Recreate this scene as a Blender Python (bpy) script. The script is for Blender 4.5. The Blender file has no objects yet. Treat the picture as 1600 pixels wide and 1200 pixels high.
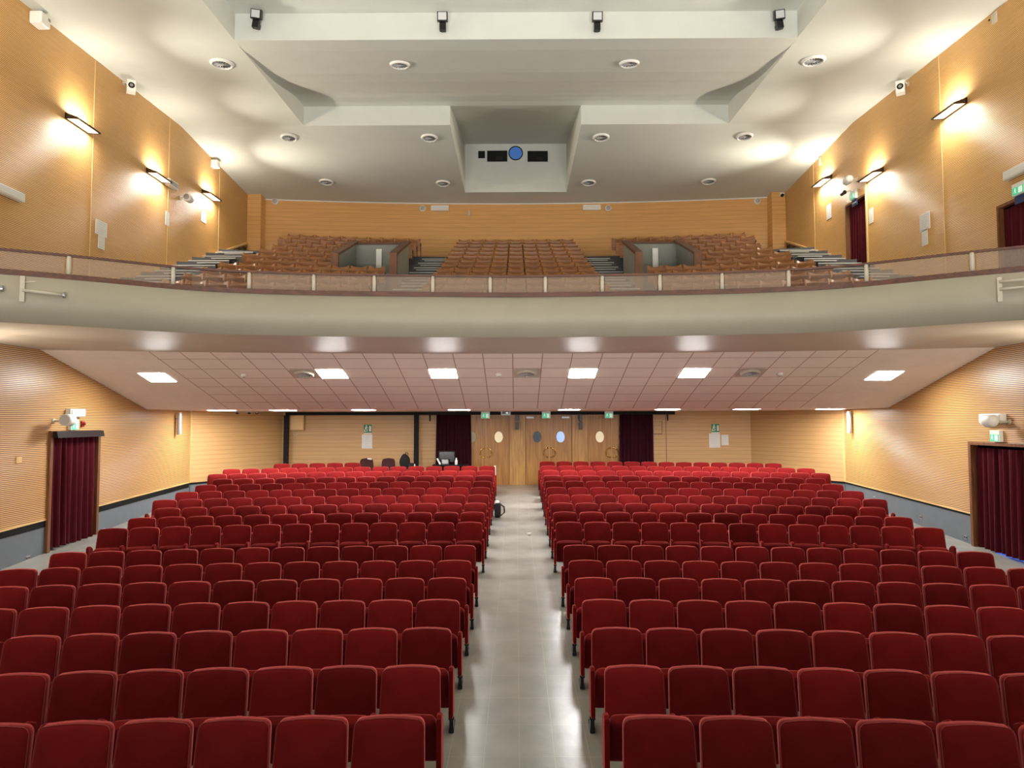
import bpy, bmesh, math, random
from mathutils import Matrix, Vector
random.seed(4)
PI = math.pi
S = bpy.context.scene
COL = S.collection
EYE = 2.86                                   # eye height above the front stalls floor

# ---------------------------------------------------------------- camera, world, exposure
cd = bpy.data.cameras.new('camera'); cam = bpy.data.objects.new('camera', cd); COL.objects.link(cam)
cd.sensor_width = 36.0; cd.lens = 36.0 * 1090 / 1600; cd.clip_start = 0.05; cd.clip_end = 200
cam.matrix_world = Matrix(((0.99997903, 0.0023217, 0.00604638, 0.0),
                           (0.00616119, -0.05312265, -0.99856899, 0.0),
                           (-0.00199717, 0.9985853, -0.05313584, EYE),
                           (0, 0, 0, 1)))
S.camera = cam
w = bpy.data.worlds.new('hall_air'); S.world = w; w.use_nodes = True
w.node_tree.nodes['Background'].inputs[0].default_value = (0.93, 0.97, 1.0, 1)
w.node_tree.nodes['Background'].inputs[1].default_value = 0.4
vs = S.view_settings
vs.view_transform = 'Standard'; vs.look = 'None'; vs.gamma = 1.0; vs.use_curve_mapping = False
S.display_settings.display_device = 'sRGB'
vs.exposure = 0.0
S.cycles.use_denoising = True
S.cycles.max_bounces = 8
S.cycles.diffuse_bounces = 5
S.cycles.glossy_bounces = 3
S.cycles.transparent_max_bounces = 8
S.cycles.sample_clamp_indirect = 6.0

def area_light(name, loc, direction, sx, sy, power, color, parent=None, spread=None):
    l = bpy.data.lights.new(name, 'AREA'); l.shape = 'RECTANGLE'; l.size = sx; l.size_y = sy
    l.energy = power; l.color = color
    if spread: l.spread = spread
    o = bpy.data.objects.new(name, l); COL.objects.link(o)
    o.location = loc; o.rotation_euler = Vector(direction).to_track_quat('-Z', 'Y').to_euler()
    if parent: o.parent = parent
    return o
FILL_POWER = 110
for sx_ in (-6.0, 0.0, 6.0):                 # added fill lamps, unseen, high up behind the camera
    area_light('added_fill_light', (sx_, -2.5, EYE + 5.0), (0, 1, 0.1), 2.0, 1.0, FILL_POWER, (1.0, 0.95, 0.86))
for sx_ in (-5.0, 0.0, 5.0):                 # added uplights, unseen and low behind the camera, to lift the ceilings
    area_light('added_ceiling_uplight', (sx_, -2.6, EYE - 1.2), (0, 1, 0.85), 3.0, 0.6, 340, (1.0, 0.99, 0.96), None, 1.6)
SCONCE_UP, SCONCE_DOWN = 40, 62
WARM = (1.0, 0.93, 0.79)
SCONCE_OUT = 44                              # what the wedge lamps throw out across the hall

# ---------------------------------------------------------------- helpers
def lin(r, g, b):
    f = lambda c: (c / 255 / 12.92) if c / 255 <= 0.04045 else ((c / 255 + 0.055) / 1.055) ** 2.4
    return (f(r), f(g), f(b), 1.0)

MATS = {}
def mat(name, col, rough=0.5, metal=0.0, spec=0.5, emit=None, es=0.0, sheen=0.0, sheen_tint=None, sheen_rough=0.35,
        noise=0.0, nscale=4.0, coat=0.0, bump=0.0, bscale=60.0, rand=0.0):
    m = bpy.data.materials.new(name); m.use_nodes = True; nt = m.node_tree
    b = nt.nodes['Principled BSDF']
    b.inputs['Base Color'].default_value = col
    b.inputs['Roughness'].default_value = rough; b.inputs['Metallic'].default_value = metal
    b.inputs['Specular IOR Level'].default_value = spec
    b.inputs['Coat Weight'].default_value = coat
    if emit:
        b.inputs['Emission Color'].default_value = emit; b.inputs['Emission Strength'].default_value = es
    if sheen:
        b.inputs['Sheen Weight'].default_value = sheen; b.inputs['Sheen Roughness'].default_value = sheen_rough
        if sheen_tint: b.inputs['Sheen Tint'].default_value = sheen_tint
    tc = None
    src = None
    if noise or bump:
        tc = nt.nodes.new('ShaderNodeTexCoord')
    if noise:
        n = nt.nodes.new('ShaderNodeTexNoise'); n.inputs['Scale'].default_value = nscale; n.inputs['Detail'].default_value = 4
        nt.links.new(tc.outputs['Object'], n.inputs['Vector'])
        mr = nt.nodes.new('ShaderNodeMapRange'); mr.inputs[1].default_value = 0.3; mr.inputs[2].default_value = 0.7
        mr.inputs[3].default_value = 1 - noise; mr.inputs[4].default_value = 1 + noise
        nt.links.new(n.outputs[0], mr.inputs[0])
        h = nt.nodes.new('ShaderNodeHueSaturation'); h.inputs['Color'].default_value = col
        nt.links.new(mr.outputs[0], h.inputs['Value'])
        nt.links.new(h.outputs[0], b.inputs['Base Color']); src = h
    if rand:
        oi = nt.nodes.new('ShaderNodeObjectInfo')
        mr = nt.nodes.new('ShaderNodeMapRange'); mr.inputs[3].default_value = 1 - rand; mr.inputs[4].default_value = 1 + rand
        nt.links.new(oi.outputs['Random'], mr.inputs[0])
        h = nt.nodes.new('ShaderNodeHueSaturation'); h.inputs['Color'].default_value = col
        nt.links.new(mr.outputs[0], h.inputs['Value'])
        if src: nt.links.new(src.outputs[0], h.inputs['Color'])
        nt.links.new(h.outputs[0], b.inputs['Base Color'])
    if bump:
        n2 = nt.nodes.new('ShaderNodeTexNoise'); n2.inputs['Scale'].default_value = bscale; n2.inputs['Detail'].default_value = 3
        nt.links.new(tc.outputs['Object'], n2.inputs['Vector'])
        bp = nt.nodes.new('ShaderNodeBump'); bp.inputs['Strength'].default_value = bump; bp.inputs['Distance'].default_value = 0.01
        nt.links.new(n2.outputs[0], bp.inputs['Height']); nt.links.new(bp.outputs[0], b.inputs['Normal'])
    MATS[name] = m
    return m

def math_node(nt, op, a, b=None, c=None):
    n = nt.nodes.new('ShaderNodeMath'); n.operation = op
    for i, v in enumerate((a, b, c)):
        if v is None: continue
        if isinstance(v, (int, float)): n.inputs[i].default_value = v
        else: nt.links.new(v, n.inputs[i])
    return n.outputs[0]

def ribbed_wood(name, base, dark, period, groove=0.3, rough=0.38, grain=0.10, bump=0.5, spec=0.5, joint=0.0):
    """veneered panelling with fine horizontal grooves"""
    m = bpy.data.materials.new(name); m.use_nodes = True; nt = m.node_tree; b = nt.nodes['Principled BSDF']
    tc = nt.nodes.new('ShaderNodeTexCoord'); sp = nt.nodes.new('ShaderNodeSeparateXYZ')
    nt.links.new(tc.outputs['Object'], sp.inputs[0])
    fr = math_node(nt, 'FRACT', math_node(nt, 'MULTIPLY', sp.outputs['Z'], 1.0 / period))
    tri = math_node(nt, 'ABSOLUTE', math_node(nt, 'SUBTRACT', fr, 0.5))          # 0 at groove centre .. 0.5
    mr = nt.nodes.new('ShaderNodeMapRange'); mr.interpolation_type = 'SMOOTHSTEP'
    mr.inputs[1].default_value = groove * 0.25; mr.inputs[2].default_value = groove * 0.75
    nt.links.new(tri, mr.inputs[0])
    mp = nt.nodes.new('ShaderNodeMapping'); mp.inputs['Scale'].default_value = (1.2, 1.2, 30)
    nt.links.new(tc.outputs['Object'], mp.inputs[0])
    n = nt.nodes.new('ShaderNodeTexNoise'); n.inputs['Scale'].default_value = 1.0; n.inputs['Detail'].default_value = 5
    nt.links.new(mp.outputs[0], n.inputs['Vector'])
    g = nt.nodes.new('ShaderNodeMapRange'); g.inputs[1].default_value = 0.3; g.inputs[2].default_value = 0.7
    g.inputs[3].default_value = 1 - grain; g.inputs[4].default_value = 1 + grain
    nt.links.new(n.outputs[0], g.inputs[0])
    h = nt.nodes.new('ShaderNodeHueSaturation'); h.inputs['Color'].default_value = base
    nt.links.new(g.outputs[0], h.inputs['Value'])
    mx = nt.nodes.new('ShaderNodeMix'); mx.data_type = 'RGBA'
    mx.inputs[6].default_value = dark
    nt.links.new(mr.outputs[0], mx.inputs[0]); nt.links.new(h.outputs[0], mx.inputs[7])
    nt.links.new(mx.outputs[2], b.inputs['Base Color'])
    b.inputs['Roughness'].default_value = rough; b.inputs['Specular IOR Level'].default_value = spec
    bp = nt.nodes.new('ShaderNodeBump'); bp.inputs['Strength'].default_value = bump; bp.inputs['Distance'].default_value = 0.008
    nt.links.new(mr.outputs[0], bp.inputs['Height']); nt.links.new(bp.outputs[0], b.inputs['Normal'])
    MATS[name] = m
    return m

def wood(name, c1, c2, axis='Z', rough=0.4, scale=1.0):
    m = bpy.data.materials.new(name); m.use_nodes = True; nt = m.node_tree; b = nt.nodes['Principled BSDF']
    tc = nt.nodes.new('ShaderNodeTexCoord'); mp = nt.nodes.new('ShaderNodeMapping')
    s = {'X': (1, 14, 14), 'Y': (14, 1, 14), 'Z': (14, 14, 1)}[axis]
    mp.inputs['Scale'].default_value = tuple(v * scale for v in s)
    nt.links.new(tc.outputs['Object'], mp.inputs[0])
    n = nt.nodes.new('ShaderNodeTexNoise'); n.inputs['Scale'].default_value = 2.0; n.inputs['Detail'].default_value = 6; n.inputs['Distortion'].default_value = 0.6
    nt.links.new(mp.outputs[0], n.inputs['Vector'])
    r = nt.nodes.new('ShaderNodeValToRGB'); r.color_ramp.elements[0].color = c2; r.color_ramp.elements[0].position = 0.3
    r.color_ramp.elements[1].color = c1; r.color_ramp.elements[1].position = 0.68
    nt.links.new(n.outputs[0], r.inputs[0]); nt.links.new(r.outputs[0], b.inputs['Base Color'])
    b.inputs['Roughness'].default_value = rough
    MATS[name] = m
    return m

def tile_mat(name, base, line, size, lw, off=(0, 0), rough=0.5, axes=('X', 'Y'), noise=0.05, nscale=3.0, spec=0.5, bump=0.2, bscale=0.0, limits=None, checker=0.0):
    m = bpy.data.materials.new(name); m.use_nodes = True; nt = m.node_tree; b = nt.nodes['Principled BSDF']
    tc = nt.nodes.new('ShaderNodeTexCoord'); sp = nt.nodes.new('ShaderNodeSeparateXYZ')
    nt.links.new(tc.outputs['Object'], sp.inputs[0])
    ds = []; cells = []
    for k, ax in enumerate(axes):
        sc = math_node(nt, 'DIVIDE', math_node(nt, 'SUBTRACT', sp.outputs[ax], off[k]), size[k])
        fr = math_node(nt, 'FRACT', sc); cells.append(math_node(nt, 'FLOOR', sc))
        tri = math_node(nt, 'SUBTRACT', 0.5, math_node(nt, 'ABSOLUTE', math_node(nt, 'SUBTRACT', fr, 0.5)))
        ds.append(math_node(nt, 'MULTIPLY', tri, size[k]))
    d = math_node(nt, 'MINIMUM', ds[0], ds[1])
    k = math_node(nt, 'GREATER_THAN', d, lw * 0.5)
    if limits:                                         # plain plaster outside the tiled field
        inside = math_node(nt, 'MULTIPLY', math_node(nt, 'GREATER_THAN', sp.outputs['X'], limits[0]), math_node(nt, 'LESS_THAN', sp.outputs['X'], limits[1]))
        k = math_node(nt, 'MAXIMUM', k, math_node(nt, 'SUBTRACT', 1.0, inside))
    n = nt.nodes.new('ShaderNodeTexNoise'); n.inputs['Scale'].default_value = nscale; n.inputs['Detail'].default_value = 5
    nt.links.new(tc.outputs['Object'], n.inputs['Vector'])
    g = nt.nodes.new('ShaderNodeMapRange'); g.inputs[1].default_value = 0.3; g.inputs[2].default_value = 0.7
    g.inputs[3].default_value = 1 - noise; g.inputs[4].default_value = 1 + noise
    nt.links.new(n.outputs[0], g.inputs[0])
    val = g.outputs[0]
    if checker:
        cb = nt.nodes.new('ShaderNodeCombineXYZ'); nt.links.new(cells[0], cb.inputs[0]); nt.links.new(cells[1], cb.inputs[1])
        wn = nt.nodes.new('ShaderNodeTexWhiteNoise'); wn.noise_dimensions = '2D'; nt.links.new(cb.outputs[0], wn.inputs['Vector'])
        val = math_node(nt, 'MULTIPLY', val, math_node(nt, 'MULTIPLY_ADD', wn.outputs['Value'], checker, 1 - checker / 2))
    h = nt.nodes.new('ShaderNodeHueSaturation'); h.inputs['Color'].default_value = base
    nt.links.new(val, h.inputs['Value'])
    mx = nt.nodes.new('ShaderNodeMix'); mx.data_type = 'RGBA'; mx.inputs[6].default_value = line
    nt.links.new(k, mx.inputs[0]); nt.links.new(h.outputs[0], mx.inputs[7]); nt.links.new(mx.outputs[2], b.inputs['Base Color'])
    b.inputs['Roughness'].default_value = rough; b.inputs['Specular IOR Level'].default_value = spec
    if bscale:
        n2 = nt.nodes.new('ShaderNodeTexNoise'); n2.inputs['Scale'].default_value = bscale; n2.inputs['Detail'].default_value = 2
        nt.links.new(tc.outputs['Object'], n2.inputs['Vector'])
        bp = nt.nodes.new('ShaderNodeBump'); bp.inputs['Strength'].default_value = bump; bp.inputs['Distance'].default_value = 0.02
        nt.links.new(n2.outputs[0], bp.inputs['Height']); nt.links.new(bp.outputs[0], b.inputs['Normal'])
    MATS[name] = m
    return m

class MB:
    """gathers verts and faces, then links them as one mesh object"""
    def __init__(s): s.v = []; s.f = []; s.mi = []; s.m = 0
    def add(s, vs_, fs, m=None):
        o = len(s.v); s.v += [tuple(p) for p in vs_]; s.f += [tuple(i + o for i in f) for f in fs]
        s.mi += [s.m if m is None else m] * len(fs); return s
    def box(s, c, d, rot=None, m=None):
        hx, hy, hz = d[0] / 2, d[1] / 2, d[2] / 2
        p = [Vector((x, y, z)) for x in (-hx, hx) for y in (-hy, hy) for z in (-hz, hz)]
        if rot: p = [rot @ q for q in p]
        p = [q + Vector(c) for q in p]
        return s.add(p, [(0, 1, 3, 2), (4, 6, 7, 5), (0, 4, 5, 1), (2, 3, 7, 6), (0, 2, 6, 4), (1, 5, 7, 3)], m)
    def lohi(s, lo, hi, m=None):
        return s.box([(a + b) / 2 for a, b in zip(lo, hi)], [abs(b - a) for a, b in zip(lo, hi)], None, m)
    def bevel_box(s, c, d, r=0.01, m=None):
        x, y, z = d[0] / 2, d[1] / 2, d[2] / 2; bm = bmesh.new(); bmesh.ops.create_cube(bm, size=1)
        for v in bm.verts: v.co = Vector((v.co.x * d[0], v.co.y * d[1], v.co.z * d[2])) + Vector(c)
        bmesh.ops.bevel(bm, geom=bm.edges[:] , offset=r, segments=2, affect='EDGES', profile=0.5)
        bm.verts.ensure_lookup_table(); bm.verts.index_update()
        s.add([v.co[:] for v in bm.verts], [[v.index for v in f.verts] for f in bm.faces], m); bm.free(); return s
    def prism(s, pts, axis, a, b, m=None):
        """pts: 2-D outline, extruded along axis from a to b; the 2-D plane is the other two axes in order"""
        def P(u, v, t): return {'X': (t, u, v), 'Y': (u, t, v), 'Z': (u, v, t)}[axis]
        n = len(pts); vs_ = [P(u, v, a) for u, v in pts] + [P(u, v, b) for u, v in pts]
        fs = [tuple(range(n))[::-1], tuple(range(n, 2 * n))] + [(i, (i + 1) % n, n + (i + 1) % n, n + i) for i in range(n)]
        return s.add(vs_, fs, m)
    def tube(s, path, r, n=8, m=None, closed=False, caps=True):
        path = [Vector(p) for p in path]; rings = []; N = len(path)
        for i, p in enumerate(path):
            a = path[(i - 1) % N] if (closed or i > 0) else p; b = path[(i + 1) % N] if (closed or i < N - 1) else p
            t = (b - a).normalized(); up = Vector((0, 0, 1)) if abs(t.z) < 0.9 else Vector((0, 1, 0))
            x = t.cross(up).normalized(); y = x.cross(t).normalized(); rr = r[i] if isinstance(r, (list, tuple)) else r
            rings.append([p + x * math.cos(2 * PI * k / n) * rr + y * math.sin(2 * PI * k / n) * rr for k in range(n)])
        vs_ = [q for g in rings for q in g]; fs = []
        for i in range(N if closed else N - 1):
            j = (i + 1) % N
            for k in range(n): fs.append((i * n + k, i * n + (k + 1) % n, j * n + (k + 1) % n, j * n + k))
        if caps and not closed: fs += [tuple(range(n))[::-1], tuple(range((N - 1) * n, N * n))]
        return s.add(vs_, fs, m)
    def lathe(s, prof, c=(0, 0, 0), axis='Z', n=24, m=None, a0=0, a1=2 * PI):
        """prof: (radius, along-axis) pairs"""
        full = abs(a1 - a0 - 2 * PI) < 1e-6; K = n if full else n + 1; vs_ = []
        for r, t in prof:
            for k in range(K):
                a = a0 + (a1 - a0) * k / n; u, v = r * math.cos(a), r * math.sin(a)
                p = {'Z': (u, v, t), 'Y': (u, t, v), 'X': (t, u, v)}[axis]; vs_.append((p[0] + c[0], p[1] + c[1], p[2] + c[2]))
        fs = []
        for i in range(len(prof) - 1):
            for k in range(n):
                k2 = (k + 1) % K; fs.append((i * K + k, i * K + k2, (i + 1) * K + k2, (i + 1) * K + k))
        return s.add(vs_, fs, m)
    def quad(s, a, b, c, d, m=None): return s.add([a, b, c, d], [(0, 1, 2, 3)], m)
    def mesh(s, name, mats, smooth=False):
        me = bpy.data.meshes.new(name); me.from_pydata(s.v, [], s.f)
        for m_ in (mats if isinstance(mats, (list, tuple)) else [mats]): me.materials.append(m_)
        for p, i in zip(me.polygons, s.mi): p.material_index = i; p.use_smooth = smooth
        bm = bmesh.new(); bm.from_mesh(me); bmesh.ops.recalc_face_normals(bm, faces=bm.faces); bm.to_mesh(me); bm.free()
        me.update(); return me
    def build(s, name, mats, parent=None, smooth=False):
        o = bpy.data.objects.new(name, s.mesh(name, mats, smooth)); COL.objects.link(o)
        if parent: o.parent = parent
        return o

def tag(o, label, cat, group=None, kind=None):
    o['label'] = label; o['category'] = cat
    if group: o['group'] = group
    if kind: o['kind'] = kind
    return o
def struct(o): o['kind'] = 'structure'; return o
def thing(name, label, cat, loc=(0, 0, 0), rz=0.0, group=None):
    o = bpy.data.objects.new(name, None); COL.objects.link(o); o.empty_display_size = 0.1
    o.location = loc; o.rotation_euler = (0, 0, rz); return tag(o, label, cat, group)
def place(me, name, parent, loc=None):
    o = bpy.data.objects.new(name, me); COL.objects.link(o); o.parent = parent
    if loc: o.location = loc
    return o
def interp(t, pts):
    if t <= pts[0][0]: return pts[0][1]
    for (a, b), (c, d) in zip(pts, pts[1:]):
        if t <= c: return b + (d - b) * (t - a) / (c - a)
    return pts[-1][1]
ORD = ['first', 'second', 'third', 'fourth', 'fifth', 'sixth', 'seventh', 'eighth', 'ninth', 'tenth', 'eleventh', 'twelfth',
       'thirteenth', 'fourteenth', 'fifteenth', 'sixteenth', 'seventeenth', 'eighteenth']

# ---------------------------------------------------------------- materials
M_RIB = ribbed_wood('ribbed_maple_panel', lin(214, 170, 108), lin(112, 72, 34), 0.0355, 0.45, 0.36, 0.08, 0.6)
M_RIBUP = ribbed_wood('ribbed_panel_upper', lin(218, 172, 108), lin(140, 96, 48), 0.0355, 0.40, 0.42, 0.08, 0.5)
M_BOARD = ribbed_wood('rear_board_panel', lin(184, 146, 97), lin(160, 121, 75), 0.13, 0.10, 0.42, 0.09, 0.25)
M_BOARDUP = ribbed_wood('rear_upper_board', lin(206, 156, 92), lin(190, 140, 80), 0.16, 0.12, 0.42, 0.09, 0.25)
M_CEIL = mat('ceiling_paint', lin(203, 205, 196), 0.8, noise=0.02, nscale=2.0, bump=0.15, bscale=90)
M_FASCIA = mat('balcony_paint', lin(156, 150, 131), 0.5, noise=0.035, nscale=1.4, bump=0.06, bscale=6, spec=0.4)
M_SOFFIT = mat('soffit_gloss_paint', lin(186, 176, 160), 0.50, noise=0.03, nscale=1.4, bump=0.05, bscale=5, spec=0.5)
M_TILES = tile_mat('ceiling_tiles', lin(234, 224, 212), lin(176, 150, 136), (0.6, 0.579), 0.022, (-0.07, 17.6), 0.85, ('X', 'Y'), 0.02, 5.0, limits=(-7.3, 7.15), checker=0.04)
M_PLASTER = mat('plain_plaster', lin(234, 224, 212), 0.85)
M_FLOOR = tile_mat('linoleum_tiles', lin(136, 135, 127), lin(150, 148, 138), (0.3, 0.6), 0.006, (0.02, 0.1), 0.27, ('X', 'Y'), 0.11, 2.5, 0.5, 0.12, 9.0, checker=0.04)
M_DADO = mat('grey_dado_paint', lin(98, 105, 110), 0.5, noise=0.06, nscale=3)
M_BLACK = mat('black_paint', lin(12, 12, 13), 0.6, spec=0.2)
M_BLACKG = mat('black_satin_metal', lin(18, 17, 18), 0.35, spec=0.5)
M_VEL = mat('red_velvet', lin(98, 20, 20), 0.9, spec=0.05, sheen=1.0, sheen_tint=(0.95, 0.2, 0.19, 1), sheen_rough=0.36, noise=0.12, nscale=7, rand=0.3)
M_VEL2 = mat('red_velvet_arm', lin(104, 18, 17), 0.85, spec=0.06, sheen=0.7, sheen_tint=(0.95, 0.22, 0.2, 1), sheen_rough=0.32, rand=0.1)
M_PIPE = mat('red_piping', lin(138, 40, 36), 0.8, sheen=0.25, sheen_tint=(1, 0.5, 0.45, 1))
M_CURT = mat('burgundy_curtain', lin(70, 18, 25), 0.85, spec=0.06, sheen=0.3, sheen_tint=(0.8, 0.25, 0.3, 1), noise=0.1, nscale=6)
M_CURTD = mat('dark_plum_curtain', lin(48, 14, 24), 0.9, spec=0.08, sheen=0.2, sheen_tint=(0.5, 0.15, 0.2, 1))
M_PLY = wood('seat_plywood', lin(168, 114, 66), lin(118, 74, 40), 'X', 0.32, 1.0)
M_RAILW = wood('rail_wood', lin(100, 56, 32), lin(64, 34, 20), 'X', 0.45)
M_DOORW = wood('door_oak', lin(174, 124, 60), lin(138, 92, 40), 'Z', 0.42, 0.6)
M_DOORF = wood('door_frame_oak', lin(192, 146, 82), lin(154, 108, 54), 'Z', 0.42, 0.6)
M_TRIMW = wood('trim_walnut', lin(126, 80, 48), lin(88, 52, 28), 'Z', 0.4)
M_STRIP = mat('pale_wood_strip', lin(214, 178, 120), 0.4)
M_WHITE = mat('white_plastic', lin(226, 224, 216), 0.45)
M_CREAM = mat('cream_metal', lin(186, 178, 160), 0.45)
M_GREYM = mat('grey_metal', lin(150, 150, 150), 0.35, 0.6)
M_CHROME = mat('brushed_steel', lin(196, 196, 196), 0.38, 0.5)
M_BRASS = mat('brass', lin(206, 166, 90), 0.22, 1.0)
M_BROWNM = mat('bronze_lamp_body', lin(62, 46, 38), 0.4, 0.2)
M_LAMPG = mat('lamp_glass', lin(250, 246, 232), 0.3, emit=(1.0, 0.93, 0.80, 1), es=1.3)
M_LED = mat('led_panel', lin(255, 255, 255), 0.4, emit=(1.0, 0.985, 0.97, 1), es=128.0)
M_PAPER = mat('white_paper', lin(214, 212, 206), 0.8)
M_PRINT = mat('grey_print', lin(172, 172, 170), 0.8)
M_GREEN = mat('green_sign', lin(30, 120, 74), 0.5)
M_GREENL = mat('lit_green_sign', lin(40, 170, 120), 0.5, emit=lin(70, 200, 150), es=0.55)
M_SIGNW = mat('sign_white', lin(232, 240, 236), 0.5, emit=lin(235, 250, 244), es=0.35)
M_BLUE = mat('blue_sign', lin(34, 52, 92), 0.5)
M_RED = mat('red_plastic', lin(140, 26, 20), 0.5)
M_TIER = mat('dark_grey_lino', lin(62, 62, 62), 0.5, noise=0.08, nscale=4)
M_NOSEGLARE = mat('step_edge_and_glare', lin(176, 178, 174), 0.4)  # nosing strips, and the painted lamp reflection on the side treads
M_GREYW = mat('grey_painted_parapet', lin(124, 126, 118), 0.5, noise=0.05, nscale=2)
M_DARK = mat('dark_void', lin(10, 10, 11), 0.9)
M_DARKGL = mat('dark_glass', lin(18, 20, 24), 0.15)
M_PORT = mat('projector_port_glow', lin(60, 100, 170), 0.2, emit=lin(70, 115, 180), es=0.4)
M_OVB = mat('oval_blue_glass', lin(150, 180, 225), 0.2, emit=lin(150, 185, 240), es=0.55)
M_OVC = mat('oval_cream_glass', lin(220, 205, 160), 0.2, emit=lin(226, 210, 160), es=0.25)
M_OVG = mat('oval_grey_glass', lin(70, 82, 92), 0.3, spec=0.2)
M_OVO = mat('oval_olive_glass', lin(128, 108, 58), 0.2)
M_BLUEGLOW = mat('painted_blue_light', lin(60, 96, 190), 0.4, emit=lin(70, 110, 220), es=0.5)
M_BROWNCH = mat('maroon_chair_shell', lin(58, 18, 17), 0.6, spec=0.2)
M_FABB = mat('black_fabric', lin(16, 15, 16), 0.9)
M_LENS = mat('lens_glass', lin(30, 32, 36), 0.08)
M_FLOODG = mat('floodlight_glass', lin(196, 198, 196), 0.15)
def glass_mat():
    m = bpy.data.materials.new('balustrade_glass'); m.use_nodes = True; nt = m.node_tree; nt.nodes.clear()
    out = nt.nodes.new('ShaderNodeOutputMaterial'); mix = nt.nodes.new('ShaderNodeMixShader'); tr = nt.nodes.new('ShaderNodeBsdfTransparent')
    tr.inputs[0].default_value = (0.93, 0.92, 0.90, 1)
    p = nt.nodes.new('ShaderNodeBsdfPrincipled'); p.inputs['Base Color'].default_value = lin(186, 168, 150); p.inputs['Roughness'].default_value = 0.55; p.inputs['Specular IOR Level'].default_value = 0.15
    mix.inputs[0].default_value = 0.24
    nt.links.new(tr.outputs[0], mix.inputs[1]); nt.links.new(p.outputs[0], mix.inputs[2]); nt.links.new(mix.outputs[0], out.inputs[0])
    return m
M_GLASS = glass_mat()
def clear_mat():
    m = bpy.data.materials.new('clear_glass'); m.use_nodes = True; nt = m.node_tree; nt.nodes.clear()
    out = nt.nodes.new('ShaderNodeOutputMaterial'); mix = nt.nodes.new('ShaderNodeMixShader'); tr = nt.nodes.new('ShaderNodeBsdfTransparent')
    tr.inputs[0].default_value = (0.95, 0.95, 0.94, 1)
    p = nt.nodes.new('ShaderNodeBsdfGlossy'); p.inputs['Roughness'].default_value = 0.25
    mix.inputs[0].default_value = 0.015
    nt.links.new(tr.outputs[0], mix.inputs[1]); nt.links.new(p.outputs[0], mix.inputs[2]); nt.links.new(mix.outputs[0], out.inputs[0])
    return m
M_CLEAR = clear_mat()

# ---------------------------------------------------------------- room shell
FLOOR_PTS = [(-3, 0.0), (5.8, 0.0), (12.5, 0.14), (13.0, 0.16), (21.7, 0.76), (24, 0.785)]
def floor_z(x, y): return interp(y + x * x / 160.0, FLOOR_PTS)
XL = 9.35; XU = 10.0; YC = 20.0; YW = 23.0; XF = 7.7       # lower wall, upper wall, rear corner, door wall, facet
def H(h): return h + EYE
def grid_mesh(name, xs, ys, zf, m):
    mb = MB(); vs_ = [(x, y, zf(x, y)) for y in ys for x in xs]; n = len(xs)
    mb.add(vs_, [(j * n + i, j * n + i + 1, (j + 1) * n + i + 1, (j + 1) * n + i) for j in range(len(ys) - 1) for i in range(n - 1)])
    return struct(mb.build(name, m, smooth=True))
grid_mesh('floor', [-11 + 22 * i / 24 for i in range(25)], [-3 + 27 * i / 60 for i in range(61)], floor_z, M_FLOOR)

def solid(o, t=0.12, off=0):
    md = o.modifiers.new('thickness', 'SOLIDIFY'); md.thickness = t; md.offset = off; return o

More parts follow.
